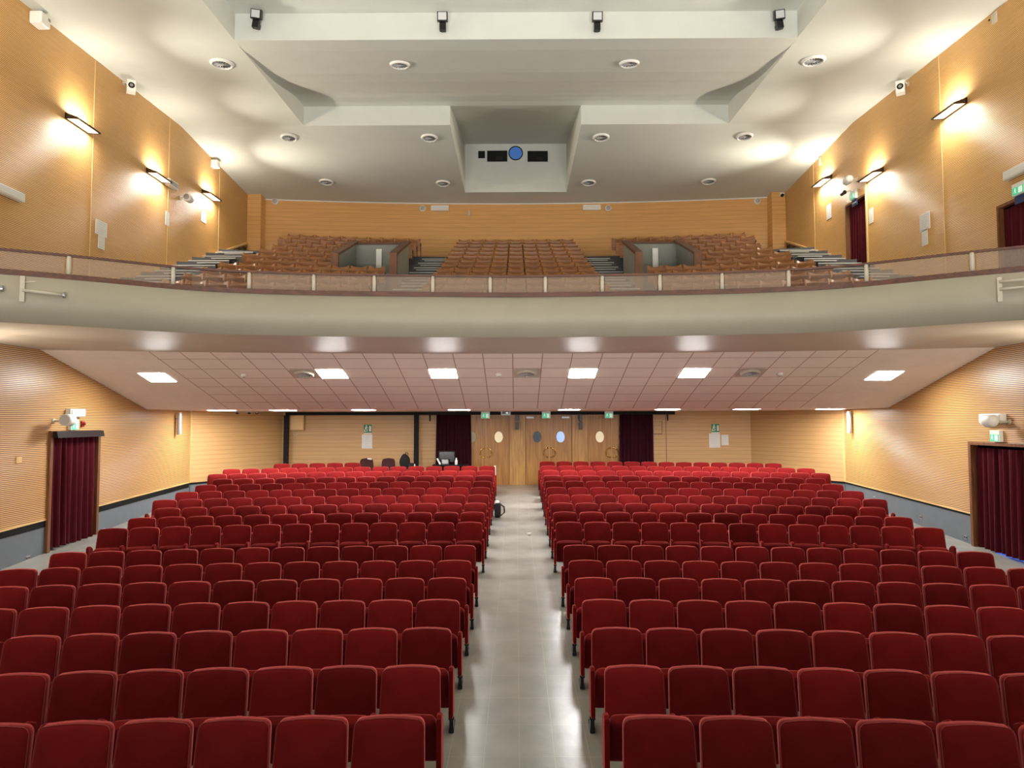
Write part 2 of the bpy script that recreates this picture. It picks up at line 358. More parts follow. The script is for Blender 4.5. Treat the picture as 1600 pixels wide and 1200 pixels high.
def wood_base(y): return H(-1.98 + 0.034 * (y - 13.0))       # lower edge of the panelling follows the floor
LHOLE = (13.98, 15.54, H(-0.24)); RHOLE = (12.2, 14.42, H(-0.50))
for sd, nm, hole in ((-1, 'left', LHOLE), (1, 'right', RHOLE)):
    ys = [-3, 4, 8, hole[0], hole[1], 17.5, YC]
    mb = MB()
    for a, b in zip(ys, ys[1:]):
        za, zb = wood_base(a), wood_base(b)
        if (a, b) == (hole[0], hole[1]): za = zb = hole[2]
        mb.quad((sd * XL, a, za), (sd * XL, b, zb), (sd * XL, b, H(2.0)), (sd * XL, a, H(2.0)))
        mb.quad((sd * XL, a, H(2.0)), (sd * XL, b, H(2.0)), (sd * 10.3, b, H(2.0)), (sd * 10.3, a, H(2.0)))
    mb.v = [(v[0] + sd * .011, v[1], v[2]) for v in mb.v]
    struct(solid(mb.build('wall_' + nm, M_RIB), 0.02, 0))
    mb = MB(); mk = MB()
    for a, b in zip(ys, ys[1:]):
        if (a, b) == (hole[0], hole[1]): continue
        x = sd * (XL + 0.04)
        mb.quad((x, a, floor_z(XL, a) - 0.2), (x, b, floor_z(XL, b) - 0.2), (x, b, wood_base(b) - 0.0), (x, a, wood_base(a) - 0.0))
        t = 0.13 if sd < 0 else 0.045
        mk.prism([(a, wood_base(a)), (b, wood_base(b)), (b, wood_base(b) - t), (a, wood_base(a) - t)], 'X', sd * (XL + 0.035), sd * (XL + 0.005))
    struct(solid(mb.build('baseboard_' + nm, M_DADO), 0.05, 0)); struct(mk.build('trim_1' if sd < 0 else 'trim_2', M_BLACK))
    mb = MB()
    for a, b in zip(ys, ys[1:]):                              # pale edge bead under the panelling
        if (a, b) == (hole[0], hole[1]): continue
        mb.prism([(a, wood_base(a) + 0.03), (b, wood_base(b) + 0.03), (b, wood_base(b)), (a, wood_base(a))], 'X', sd * (XL + 0.03), sd * (XL - 0.012))
    struct(mb.build('trim_3' if sd < 0 else 'trim_4', M_STRIP))
    # lobby behind the curtained doorway
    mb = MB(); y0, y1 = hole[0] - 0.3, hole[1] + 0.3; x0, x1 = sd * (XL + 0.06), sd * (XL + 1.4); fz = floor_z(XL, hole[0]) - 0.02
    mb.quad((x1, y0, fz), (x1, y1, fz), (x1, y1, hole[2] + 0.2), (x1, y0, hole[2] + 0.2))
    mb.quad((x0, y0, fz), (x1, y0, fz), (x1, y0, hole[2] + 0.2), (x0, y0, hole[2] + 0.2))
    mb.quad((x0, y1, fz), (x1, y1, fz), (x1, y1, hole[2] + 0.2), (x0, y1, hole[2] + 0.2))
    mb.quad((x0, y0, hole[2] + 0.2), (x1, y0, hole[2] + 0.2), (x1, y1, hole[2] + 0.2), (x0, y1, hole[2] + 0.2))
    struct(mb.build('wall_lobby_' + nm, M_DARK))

# rear wall of the stalls: two angled facets and the straight door wall
mb = MB(); ZB = H(-1.74); ZT = H(0.36)
for a, b in (((-XL, YC), (-XF, YW)), ((-XF, YW), (-1.79, YW)), ((3.95, YW), (XF, YW)), ((XF, YW), (XL, YC))):
    mb.quad((a[0], a[1], ZB), (b[0], b[1], ZB), (b[0], b[1], ZT), (a[0], a[1], ZT))
struct(solid(mb.build('wall_back', M_BOARD), 0.04, 0))
mb = MB(); mk = MB()
for a, b in (((-XL, YC), (-XF, YW)), ((-XF, YW), (-1.79, YW)), ((3.95, YW), (XF, YW)), ((XF, YW), (XL, YC))):
    mb.quad((a[0], a[1] + .04, 2.3 - 1.9), (b[0], b[1] + .04, 0.4), (b[0], b[1] + .04, ZB), (a[0], a[1] + .04, ZB))
    mk.quad((a[0], a[1] + .01, ZB - .06), (b[0], b[1] + .01, ZB - .06), (b[0], b[1] + .01, ZB), (a[0], a[1] + .01, ZB))
struct(solid(mb.build('baseboard_back', M_DADO), 0.03, 0)); struct(solid(mk.build('trim_5', M_BLACK), 0.02, 0))
mb = MB(); mb.lohi((7.93, YW - .03, ZB), (7.97, YW + .01, ZT)); struct(mb.build('trim_6', M_STRIP))
for sd, nn in ((-1, 'trim_14'), (1, 'trim_15')):
    mb = MB(); mb.lohi((sd * (XL - .03), YC - .02, ZB), (sd * (XL + .02), YC + .03, ZT)); struct(mb.build(nn, M_STRIP))

# ceiling under the balcony: sloping tiled field, then flat
YE, HE = 13.87, 1.345; YK, HK = 17.6, 0.316
SLT = (HE - HK) / (YE - YK)
def edge_y(x): return YE - .27 * (min(abs(x), 9.4) / 9.35) ** 2
mb = MB(); xs = [-9.4 + 18.8 * i / 24 for i in range(25)]
for a, b in zip(xs, xs[1:]):
    mb.quad((a, edge_y(a), H(HE + SLT * (edge_y(a) - YE))), (b, edge_y(b), H(HE + SLT * (edge_y(b) - YE))), (b, YK, H(HK)), (a, YK, H(HK)))
struct(mb.build('ceiling_under_balcony', M_TILES))
mb = MB(); mb.quad((-9.8, YK, H(HK)), (9.8, YK, H(HK)), (9.8, 23.2, H(HK)), (-9.8, 23.2, H(HK))); struct(mb.build('ceiling_rear_flat', M_PLASTER))

# balcony front
FP = [(0, 12.05), (2.2, 11.9), (3.3, 11.8), (4.3, 11.63), (5.0, 11.45), (5.6, 11.18), (6.05, 10.86), (6.7, 10.42), (7.4, 10.03), (9.4, 9.0), (10.3, 8.55)]
FXS = [0, .7, 1.4, 2.2, 2.8, 3.3, 3.8, 4.3, 4.7, 5.0, 5.3, 5.6, 5.83, 6.05, 6.4, 6.7, 7.05, 7.4, 8.2, 9.0, 9.9]
FXS = [-x for x in FXS[:0:-1]] + FXS
def smooth_front(x):
    x = abs(x); return sum(interp(abs(x + d), FP) for d in (-.35, -.2, 0, .2, .35)) / 5
HB, HT, HR = 1.445, 2.137, 2.52
def strip(y0f, z0, y1f, z1, name, m, smooth=True, xlim=9.95):
    mb = MB(); xs = [x for x in FXS if abs(x) <= xlim]; vs_ = []
    for x in xs: vs_ += [(x, y0f(x), z0), (x, y1f(x), z1)]
    mb.add(vs_, [(2 * i, 2 * i + 2, 2 * i + 3, 2 * i + 1) for i in range(len(xs) - 1)])
    return struct(mb.build(name, m, smooth=smooth))
o = strip(smooth_front, H(HB), lambda x: smooth_front(x) - 0.03, H(HT), 'wall_balcony_front', M_FASCIA); solid(o, 0.10, 0)
mb = MB(); vs_ = []
for x in FXS:
    vs_ += [(x, smooth_front(x) - .02, H(HB)), (x, edge_y(x) + .004, H(HE + SLT * (edge_y(x) - YE)))]
mb.add(vs_, [(2 * i, 2 * i + 2, 2 * i + 3, 2 * i + 1) for i in range(len(FXS) - 1)])
struct(mb.build('ceiling_balcony_soffit', M_SOFFIT, smooth=True))

# side walls of the upper hall
def ceil_h(y): return 8.82 + 0.047 * (y - 20.35) if y <= 20.35 else 8.82 - 0.071 * (y - 20.35)
RD = [(12.6, 14.30, 4.38), (19.71, 20.87, 6.45)]
for sd, nm in ((-1, 'left'), (1, 'right')):
    ys = sorted(set([-3, 6, 16.1, 20.35, 23.1, 26.1] + ([a for d in RD for a in d[:2]] if sd > 0 else [])))
    mb = MB()
    for a, b in zip(ys, ys[1:]):
        z = H(1.4)
        for d in RD:
            if sd > 0 and a >= d[0] - 1e-6 and b <= d[1] + 1e-6: z = H(d[2])
        mb.quad((sd * XU, a, z), (sd * XU, b, z), (sd * XU, b, H(ceil_h(b))), (sd * XU, a, H(ceil_h(a))))
    mb.v = [(v[0] + sd * .011, v[1], v[2]) for v in mb.v]
    struct(solid(mb.build('wall_upper_' + nm, M_RIBUP), 0.02, 0))
    mb = MB()
    for y in (16.12, 19.69, 23.1):                            # panel joints
        if sd > 0 and y == 19.69: continue
        mb.lohi((sd * (XU - .006), y - .012, H(1.5)), (sd * (XU + .01), y + .012, H(ceil_h(y)) - .01))
    struct(mb.build('trim_8' if sd < 0 else 'trim_9', M_STRIP))
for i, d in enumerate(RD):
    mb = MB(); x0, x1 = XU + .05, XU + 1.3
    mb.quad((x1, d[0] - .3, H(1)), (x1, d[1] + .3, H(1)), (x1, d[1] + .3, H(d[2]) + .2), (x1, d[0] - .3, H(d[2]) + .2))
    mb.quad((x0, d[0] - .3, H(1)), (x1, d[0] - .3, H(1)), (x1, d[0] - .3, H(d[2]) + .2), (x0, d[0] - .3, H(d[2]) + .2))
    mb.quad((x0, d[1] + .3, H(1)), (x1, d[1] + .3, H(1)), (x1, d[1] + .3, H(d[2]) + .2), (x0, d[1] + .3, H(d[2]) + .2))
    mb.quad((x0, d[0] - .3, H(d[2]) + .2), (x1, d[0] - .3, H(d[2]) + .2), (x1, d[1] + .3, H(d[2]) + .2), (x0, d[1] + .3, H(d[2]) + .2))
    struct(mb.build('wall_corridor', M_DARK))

# rear wall of the balcony, gently curved, and its two corner pilasters
RWX = [-10 + 20 * i / 20 for i in range(21)]
def rw_y(x): return 26.54 - 0.57 * (x / 9.7) ** 2
mb = MB(); vs_ = []
for x in RWX: vs_ += [(x, rw_y(x), H(3.5)), (x, rw_y(x), H(8.41 - .0) + .1)]
mb.add(vs_, [(2 * i, 2 * i + 2, 2 * i + 3, 2 * i + 1) for i in range(20)]); struct(solid(mb.build('wall_upper_back', M_BOARDUP), 0.05, 0))
mb = MB()
for x0, x1 in zip(RWX, RWX[1:]):
    hz0, hz1 = H(ceil_h(rw_y(x0))), H(ceil_h(rw_y(x1)))
    a = [(x0, rw_y(x0) - .06, hz0 - .035), (x1, rw_y(x1) - .06, hz1 - .035), (x1, rw_y(x1), hz1 - .035), (x0, rw_y(x0), hz0 - .035)]
    b = [(p[0], p[1], p[2] + .034) for p in a]
    mb.add(a + b, [(0, 1, 2, 3), (4, 5, 6, 7), (0, 1, 5, 4), (2, 3, 7, 6), (0, 3, 7, 4), (1, 2, 6, 5)])
struct(mb.build('trim_10', M_WHITE))
for sd, nn in ((-1, 'trim_11'), (1, 'trim_12')):
    mb = MB(); mb.lohi((sd * 9.48, 25.5, H(4)), (sd * 9.99, 26.1, H(8.46))); struct(mb.build(nn, M_BOARDUP))

# upper ceiling: low side bands, dark rear slope with the projection notch, raised centre
RX = 6.33
mb = MB()
def cp(x, y, dh=0): return (x, y, H(ceil_h(y) + dh))
for sd in (-1, 1):
    mb.quad(cp(sd * RX, -3), cp(sd * 10.1, -3), cp(sd * 10.1, 20.35), cp(sd * RX, 20.35))
NX0, NX1, NY = 1.95, 1.88, 25.4
for sd in (-1, 1):
    mb.quad(cp(sd * NX0, 20.35), cp(sd * 10.1, 20.3501), cp(sd * 10.1, NY), cp(sd * NX1, NY))
mb.quad(cp(-10.1, NY), cp(10.1, NY), cp(10.1, 26.7), cp(-10.1, 26.7))
PROF = [(20.35, 9.405), (20.05, 9.40), (19.7, 9.36), (19.3, 9.28), (18.9, 9.18), (18.4, 9.05), (17.9, 8.93), (17.2, 8.80), (16.4, 8.70), (15.8, 8.62), (15.25, 8.575)]
vs_ = []
for y, h in PROF: vs_ += [(-RX, y, H(h)), (RX, y, H(h))]
mb.add(vs_, [(2 * i, 2 * i + 1, 2 * i + 3, 2 * i + 2) for i in range(len(PROF) - 1)])
for sd in (-1, 1):                                            # upright side faces of the raised centre
    for (y0, h0), (y1, h1) in zip(PROF, PROF[1:]):
        mb.quad((sd * RX, y0, H(ceil_h(y0))), (sd * RX, y1, H(ceil_h(y1))), (sd * RX, y1, H(h1)), (sd * RX, y0, H(h0)))
    mb.quad((sd * RX, 15.25, H(ceil_h(15.25))), (sd * RX, -3, H(ceil_h(-3))), (sd * RX, -3, H(9.2)), (sd * RX, 15.25, H(9.2)))
    mb.quad((sd * NX0, 20.35, H(8.82)), (sd * RX, 20.35, H(8.82)), (sd * RX, 20.35, H(9.405)), (sd * NX0, 20.35, H(9.405)))
    mb.quad((sd * NX0, 20.35, H(8.82)), (sd * NX1, NY, H(ceil_h(NY))), (sd * NX1, NY, H(10.28)), (sd * NX0, 20.35, H(9.405)))
mb.quad((-RX, 15.25, H(8.575)), (RX, 15.25, H(8.575)), (RX, 15.25, H(9.2)), (-RX, 15.25, H(9.2)))
mb.quad((-RX, 15.25, H(9.2)), (RX, 15.25, H(9.2)), (RX, -3, H(9.2)), (-RX, -3, H(9.2)))
mb.quad((-NX0, 20.35, H(9.405)), (NX0, 20.35, H(9.405)), (NX1, NY, H(10.28)), (-NX1, NY, H(10.28)))
mb.quad((-NX1, NY, H(ceil_h(NY))), (NX1, NY, H(ceil_h(NY))), (NX1, NY, H(10.28)), (-NX1, NY, H(10.28)))
o = mb.build('ceiling', M_CEIL); struct(o)
bm = bmesh.new(); bm.from_mesh(o.data); bmesh.ops.remove_doubles(bm, verts=bm.verts, dist=0.0005); bm.to_mesh(o.data); bm.free()

# projection ports in the notch
yb = NY - .012
t = thing('projection_port', 'round blue glowing projection port in the ceiling notch', 'window', (0.0, yb, H(9.92)))
MB().lathe([(0, -.012), (.235, -.012)], axis='Y', n=28).build('glass', M_PORT, t)
MB().lathe([(.235, 0), (.235, -.03), (.27, -.03), (.27, 0)], axis='Y', n=28).build('frame', M_BLACKG, t)
for x0, x1, h0, h1, lb in ((-1.04, -.33, 9.63, 10.0, 'wide dark projection window beside the small square port'), (.46, 1.17, 9.62, 9.98, 'wide dark projection window across the round port from the small square port'), (-1.37, -1.16, 9.76, 9.99, 'small square dark port in the projection notch')):
    t = thing('projection_window', lb, 'window', ((x0 + x1) / 2, yb, H((h0 + h1) / 2))); a, b = (x1 - x0) / 2, (h1 - h0) / 2
    MB().lohi((-a, -.004, -b), (a, .004, b)).build('glass', M_DARKGL, t)
    mb = MB()
    for q in ((-a - .02, -b - .02, a + .02, -b), (-a - .02, b, a + .02, b + .02), (-a - .02, -b, -a, b), (a, -b, a + .02, b)):
        mb.lohi((q[0], -.015, q[1]), (q[2], .004, q[3]))
    mb.build('frame', M_BLACK, t)
    if b < .15 or a > .2:
        if a > .2: MB().lohi((-.05, -.012, -b * .8), (.2, -.004, -.02)).build('inner_hatch', M_BLACKG, t)

# ---------------------------------------------------------------- balcony tiers, stairs, vomitories
TOPH = [6.61, 6.255, 5.885, 5.525, 5.165, 4.805, 4.455, 4.105, 3.762, 3.414, 3.071, 2.746]
TY = [25.0 - 0.955 * i for i in range(12)]
TH = [t_ - 0.80 for t_ in TOPH]
RB = 74.0                                                     # row arcs: y = y0 - x*x/RB
BX = [-10.0, -9.4, -8.75, -8.0, -7.2, -6.4, -5.6, -4.88, -4.1, -3.28, -2.75, -2.2, -1.1, 0]
BX = BX + [-x for x in BX[-2::-1]]
def tier_y(i): return TY[i] - .50
def in_vom(x0, x1, i): return 3.25 <= abs((x0 + x1) / 2) <= 4.92 and i in (5, 6)
mb = MB()
for i in range(12):
    for x0, x1 in zip(BX, BX[1:]):
        if in_vom(x0, x1, i): continue
        f = lambda x: tier_y(i) - x * x / RB
        bk = (lambda x: tier_y(i - 1) - x * x / RB) if i > 0 else (lambda x: rw_y(x))
        zlow = H(TH[i + 1]) - .3 if i < 11 else H(1.74)
        z = H(TH[i])
        mb.quad((x0, f(x0), z), (x1, f(x1), z), (x1, bk(x1), z), (x0, bk(x0), z))
        mb.quad((x0, f(x0), zlow), (x1, f(x1), zlow), (x1, f(x1), z), (x0, f(x0), z))
for x0, x1 in zip(BX, BX[1:]):
    mb.quad((x0, smooth_front(x0) - .02, H(1.75)), (x1, smooth_front(x1) - .02, H(1.75)), (x1, tier_y(11) - x1 * x1 / RB, H(1.75)), (x0, tier_y(11) - x0 * x0 / RB, H(1.75)))
struct(mb.build('floor_balcony', M_TIER))
def stairs(name, x0, x1, i0, i1, parts=2, nd=.05):
    mb = MB(); mn = MB()
    for i in range(i0, i1 + 1):
        dy = .955 / parts; dz = (TH[i - 1] - TH[i]) / parts if i > 0 else .36 / parts
        xm = (x0 + x1) / 2; yb0 = tier_y(i - 1) - xm * xm / RB if i > 0 else 25.6 - xm * xm / RB
        for k in range(1, parts):
            y1 = yb0; y0 = yb0 - dy * (parts - k)
            mb.lohi((x0, y0, H(TH[i]) - .02), (x1, y1 + .02, H(TH[i]) + dz * k))
            mn.lohi((x0, y0 - .004, H(TH[i]) + dz * k - .03), (x1, y0 + nd, H(TH[i]) + dz * k + .004))
        yt = tier_y(i) - xm * xm / RB
        mn.lohi((x0, yt - .03, H(TH[i]) - .03), (x1, yt + nd, H(TH[i]) + .006))
    o = mb.build(name, M_TIER); struct(o); mn.build('step_edges_and_glare', M_NOSEGLARE, o)
for sd in (-1, 1):
    a, b = sorted((sd * 2.22, sd * 3.26)); stairs('stairs_inner_left' if sd < 0 else 'stairs_inner_right', a, b, 1, 11)
    a, b = sorted((sd * 8.72, sd * 9.98)); stairs('stairs_side_left' if sd < 0 else 'stairs_side_right', a, b, 1, 11, 2, .26)  # wide pale band paints the lamps' reflection onto the side treads
    # slanting pale strip with dark triangular infill along the wall
    y0, h0, y1, h1 = 17.4, 3.40, 25.4, 6.55
    mb = MB(); x0, x1 = sd * 9.90, sd * 9.995
    mb.prism([(y0, H(h0)), (y1, H(h1)), (y1, H(h1) + .06), (y0, H(h0) + .06)], 'X', x0, x1)
    o = struct(mb.build('baseboard_stairs_left' if sd < 0 else 'baseboard_stairs_right', M_STRIP))
    mb = MB(); n = 20
    for k in range(n):
        ya, yb_ = y0 + (y1 - y0) * k / n, y0 + (y1 - y0) * (k + 1) / n; ha, hb = h0 + (h1 - h0) * k / n, h0 + (h1 - h0) * (k + 1) / n
        mb.prism([(ya, H(ha)), (yb_, H(ha) - .02), (yb_, H(hb))], 'X', sd * 9.94, sd * 9.99)
    mb.build('stair_skirting', M_TRIMW, o)
    mb = MB()
    mb.prism([(y0, H(h0) - .6), (y1, H(h1) - .6), (y1, H(h1)), (y0, H(h0))], 'X', sd * 9.965, sd * 9.99); mb.build('skirting_backing', M_TIER, o)
    # vomitory: two sloping parapets with wood caps, end posts, back wall, dark well
    for xw, nm in ((sd * 3.28, 'inner'), (sd * 4.85, 'outer')):
        ya, yb_ = 18.5, 20.72; za, zb = H(4.47), H(5.35)
        o = MB().prism([(ya, H(3.0)), (yb_, H(3.0)), (yb_, zb), (ya, za)], 'X', xw - .06, xw + .06).build('wall_vomitory_%s_%s' % (nm, 'left' if sd < 0 else 'right'), M_GREYW); struct(o)
        MB().prism([(ya - .05, za - .02), (yb_, zb), (yb_, zb + .07), (ya - .05, za + .05)], 'X', xw - .11, xw + .11).build('wood_cap', M_RAILW, o)
        MB().lohi((xw - .10, ya - .10, H(3.0)), (xw + .10, ya + .02, za + .03)).build('end_post', M_TRIMW, o)
    a, b = sorted((sd * 3.28, sd * 4.85))
    o = MB().lohi((a, 20.66, H(1.6)), (b, 20.78, H(5.30))).build('wall_vomitory_back_%s' % ('left' if sd < 0 else 'right'), M_GREYW); struct(o)
    MB().lohi((a, 20.62, H(5.30)), (b, 20.80, H(5.36))).build('wood_cap', M_RAILW, o)
    x = -4.09 if sd < 0 else 4.15
    o = MB().bevel_box((x, 20.60, H(4.75)), (.17, .09, .78), .012).build('radiator_panel', M_WHITE)
    tag(o, 'white upright panel on the grey vomitory wall ' + ('away from the curtained upper doorways' if sd < 0 else 'nearer the curtained upper doorways'), 'panel')
    mb = MB(); mb.quad((a, 18.3, H(2.2)), (b, 18.3, H(2.2)), (b, 20.7, H(2.2)), (a, 20.7, H(2.2)))
    mb.quad((a, 18.42, H(2.2)), (b, 18.42, H(2.2)), (b, 18.42, H(3.2)), (a, 18.42, H(3.2))); struct(mb.build('floor_vomitory_%s' % ('left' if sd < 0 else 'right'), M_TIER))

# ---------------------------------------------------------------- balustrade
t = thing('balustrade', 'low glass balustrade with wooden rails and pale posts along the balcony front', 'balustrade', (0, 0, 0))
def rail(name, z0, z1, d0, d1, m, parent):
    mb = MB(); vs_ = []
    for x in FXS:
        y = smooth_front(x); vs_ += [(x, y + d0, z0), (x, y + d1, z0), (x, y + d1, z1), (x, y + d0, z1)]
    fs = []
    for i in range(len(FXS) - 1):
        for k in range(4): fs.append((4 * i + k, 4 * i + (k + 1) % 4, 4 * i + 4 + (k + 1) % 4, 4 * i + 4 + k))
    fs += [(0, 1, 2, 3), tuple(4 * (len(FXS) - 1) + k for k in range(4))]
    return mb.add(vs_, fs).build(name, m, parent, smooth=False)
rail('top_rail', H(2.495), H(2.53), -.03, .03, M_RAILW, t)
rail('bottom_rail', H(2.137), H(2.215), -.09, .07, M_RAILW, t)
PX = [-8.11, -6.76, -5.56, -4.48, -3.45, -2.44, -1.44, -.45, .51, 1.49, 2.47, 3.50, 4.55, 5.63, 6.82, 8.16]
for x in PX:
    y = smooth_front(x); MB().tube([(x, y, H(2.21)), (x, y, H(2.50))], .036, 8).build('post', M_CREAM, t, True)
GX = [-9.6] + PX + [9.6]
for a, b in zip(GX, GX[1:]):
    mb = MB(); k = 5; xs = [a + .045 + (b - a - .09) * i / k for i in range(k + 1)]; vs_ = []
    for x in xs:
        y = smooth_front(x); vs_ += [(x, y - .005, H(2.215)), (x, y - .005, H(2.495)), (x, y + .005, H(2.215)), (x, y + .005, H(2.495))]
    fs = []
    for i in range(k): fs += [(4 * i, 4 * i + 4, 4 * i + 5, 4 * i + 1), (4 * i + 2, 4 * i + 3, 4 * i + 7, 4 * i + 6), (4 * i, 4 * i + 2, 4 * i + 6, 4 * i + 4), (4 * i + 1, 4 * i + 5, 4 * i + 7, 4 * i + 3)]
    mb.add(vs_, fs).build('glass_pane', M_CLEAR if (abs(b - 5.63) < .01 or abs(a + 5.56) < .01) else M_GLASS, t)

# pipe brackets on the balcony front
def front_normal_rz(x):
    d = .05; return math.atan2(smooth_front(x + d) - smooth_front(x - d), 2 * d)
t = thing('pipe_bracket', 'white lighting bracket with long pipe on the balcony front beneath the plain panelled wall', 'bracket', (-7.23, smooth_front(-7.23) - .03, H(1.94)), front_normal_rz(-7.23))
MB().lohi((-.03, -.08, -.19), (.03, -.01, .19)).build('upright', M_CREAM, t)
MB().tube([(.0, -.08, -.02), (.5, -.08, -.05)], .024, 10).build('pipe', M_CREAM, t, True); MB().lathe([(0, .5), (.045, .5), (.045, .53), (0, .53)], (0, -.08, -.05), 'X', 14).build('end_cap', M_GREYM, t)
MB().tube([(.02, -.05, .10), (.28, -.02, .155)], .014, 8).build('brace', M_CREAM, t, True)
t = thing('pipe', 'white horizontal pipe on the balcony front cut by the frame edge beside the bracket', 'pipe', (-7.72, smooth_front(-7.72) - .03, H(1.93)), front_normal_rz(-7.72))
MB().tube([(-.5, -.08, .02), (.3, -.08, -.01)], .024, 10).build('tube', M_CREAM, t, True); MB().lathe([(0, .3), (.045, .3), (.045, .33), (0, .33)], (0, -.08, -.01), 'X', 14).build('end_cap', M_GREYM, t)
MB().lohi((-.32, -.08, -.03), (-.26, 0, .03)).build('wall_clip', M_CREAM, t)
t = thing('pipe_bracket', 'white lighting bracket with two short pipes on the balcony front beneath the upper curtained doorway', 'bracket', (7.08, smooth_front(7.08) - .03, H(1.9)), front_normal_rz(7.08))
MB().lohi((-.03, -.08, -.18), (.03, -.01, .18)).build('upright', M_CREAM, t)
for z in (.11, 0.0): MB().tube([(.0, -.09, z), (.6 if z else .36, -.09, z + .01)], .022, 10).build('pipe', M_CREAM, t, True)

# ---------------------------------------------------------------- red velvet seats
def cushion_outline(w0, w1, z0, z1, rt, rb, crown=0.012, n=5):
    """rounded outline in (x, z), counter-clockwise from lower left"""
    pts = []
    def corner(cx, cz, r, a0, a1):
        for k in range(n + 1):
            a = a0 + (a1 - a0) * k / n; pts.append((cx + r * math.cos(a), cz + r * math.sin(a)))
    corner(-w0 + rb, z0 + rb, rb, PI, 1.5 * PI); corner(w0 - rb, z0 + rb, rb, 1.5 * PI, 2 * PI)
    corner(w1 - rt, z1 - rt, rt, 0, .5 * PI)
    for k in range(1, 4):
        t_ = k / 4; x = (w1 - rt) * (1 - 2 * t_); pts.append((x, z1 + crown * (1 - (1 - 2 * t_) ** 2)))
    corner(-w1 + rt, z1 - rt, rt, .5 * PI, PI)
    return pts
def cushion(mb, out, shear, layers):
    """layers: (inset factor, y) from back to front; shear(z) leans the slab"""
    cx = sum(p[0] for p in out) / len(out); cz = (min(p[1] for p in out) + max(p[1] for p in out)) / 2; n = len(out); vs_ = []; fs = []
    for s_, y in layers:
        for x, z in out:
            X, Z = cx + (x - cx) * (1 - s_ * .24 / .24), cz + (z - cz) * (1 - s_)
            vs_.append((X, y + shear(Z), Z))
    for i in range(len(layers) - 1):
        for k in range(n): fs.append((i * n + k, i * n + (k + 1) % n, (i + 1) * n + (k + 1) % n, (i + 1) * n + k))
    fs.append(tuple(range(n))[::-1]); fs.append(tuple(range((len(layers) - 1) * n, len(layers) * n)))
    return mb.add(vs_, fs)
BO = cushion_outline(.251, .236, .25, .841, .055, .03, .012)
sh = lambda z: (z - .85) * .21
def seat_back(mb): return cushion(mb, BO, sh, [(.06, .085), (0, .07), (0, .012), (.03, -.002), (.10, -.012), (.30, -.026), (.6, -.034), (.85, -.037)])
def seat_pipe(mb):
    p = [(x, sh(z) + .008, z) for x, z in BO]; return mb.tube(p, .0034, 5, closed=True)
TILT = Matrix.Rotation(math.radians(66), 4, 'X')
def seat_pan(mb):
    out = cushion_outline(.232, .226, 0, .40, .05, .02, 0.008)
    tmp = MB(); cushion(tmp, out, lambda z: 0, [(.05, .10), (0, .08), (0, .015), (.04, 0), (.2, -.008)])
    R = Matrix.Rotation(math.radians(24), 4, 'X')
    vs_ = [(R @ Vector(v)) + Vector((0, -.105, .148)) for v in tmp.v]
    return mb.add([tuple(v) for v in vs_], tmp.f)
def arm_shape(mb, x):
    pts = [(-.37, .17), (-.30, .14), (-.17, .14), (-.155, .46), (-.19, .56), (-.26, .598), (-.33, .605), (-.365, .585)]
    w_ = .020
    inner = [(y * .97 - .005, .4 + (z - .4) * .94) for y, z in pts]; n = len(pts)
    vs_ = [(x - w_, y, z) for y, z in inner] + [(x - w_ + .01, y, z) for y, z in pts] + [(x + w_ - .01, y, z) for y, z in pts] + [(x + w_, y, z) for y, z in inner]
    fs = [tuple(range(n))[::-1], tuple(range(3 * n, 4 * n))]
    for g in range(3):
        for k in range(n): fs.append((g * n + k, g * n + (k + 1) % n, (g + 1) * n + (k + 1) % n, (g + 1) * n + k))
    return mb.add(vs_, fs)
def leg_shape(mb, x):
    mb.lohi((x - .018, -.27, .03), (x + .018, -.18, .16)); mb.lohi((x - .026, -.29, .12), (x + .026, -.26, .145))
    mb.lohi((x - .024, -.28, .0), (x + .024, -.06, .035)); return mb
PITCH = .52; HALF = PITCH / 2
ME_BACK = seat_back(MB()).mesh('backrest', M_VEL, True); ME_PIPE = seat_pipe(MB()).mesh('piping', M_PIPE, True); ME_PAN = seat_pan(MB()).mesh('seat_cushion', M_VEL, True)
ME_ARM = {s_: arm_shape(MB(), s_ * HALF).mesh('armrest', M_VEL2) for s_ in (-1, 1)}; ME_LEG = {s_: leg_shape(MB(), s_ * HALF).mesh('leg', M_BLACKG) for s_ in (-1, 1)}
ROWS = [('q', 4.83), ('p', 5.81), ('o', 6.79), ('n', 7.775), ('m', 8.76), ('l', 9.745), ('k', 10.8), ('j', 12.9), ('i', 13.85), ('h', 14.8), ('g', 15.8),
        ('f', 16.8), ('e', 17.78), ('d', 18.75), ('c', 19.72), ('b', 20.68), ('a', 21.7)]
NR = dict(q=6, p=7, o=8, n=9, m=11, l=12, k=12, j=13, i=13, h=13, g=14, f=14, e=14, d=14, c=15, b=15, a=14)
NL = dict(q=6, p=7, o=8, n=10, m=11, l=12, k=12, j=13, i=13, h=13, g=14, f=14, e=14, d=14, c=15, b=15, a=13)
far = MB()
def add_far(X, Y, Z, th, arms):
    R = Matrix.Translation((X, Y, Z)) @ Matrix.Rotation(-th, 4, 'Z')
    for fn, mi in ((seat_back, 0), (seat_pipe, 1), (seat_pan, 0)):
        tmp = MB(); fn(tmp); far.add([tuple(R @ Vector(v)) for v in tmp.v], tmp.f, mi)
    for s_ in arms:
        tmp = MB(); arm_shape(tmp, s_ * HALF); far.add([tuple(R @ Vector(v)) for v in tmp.v], tmp.f, 2)
        tmp = MB(); leg_shape(tmp, s_ * HALF); far.add([tuple(R @ Vector(v)) for v in tmp.v], tmp.f, 3)
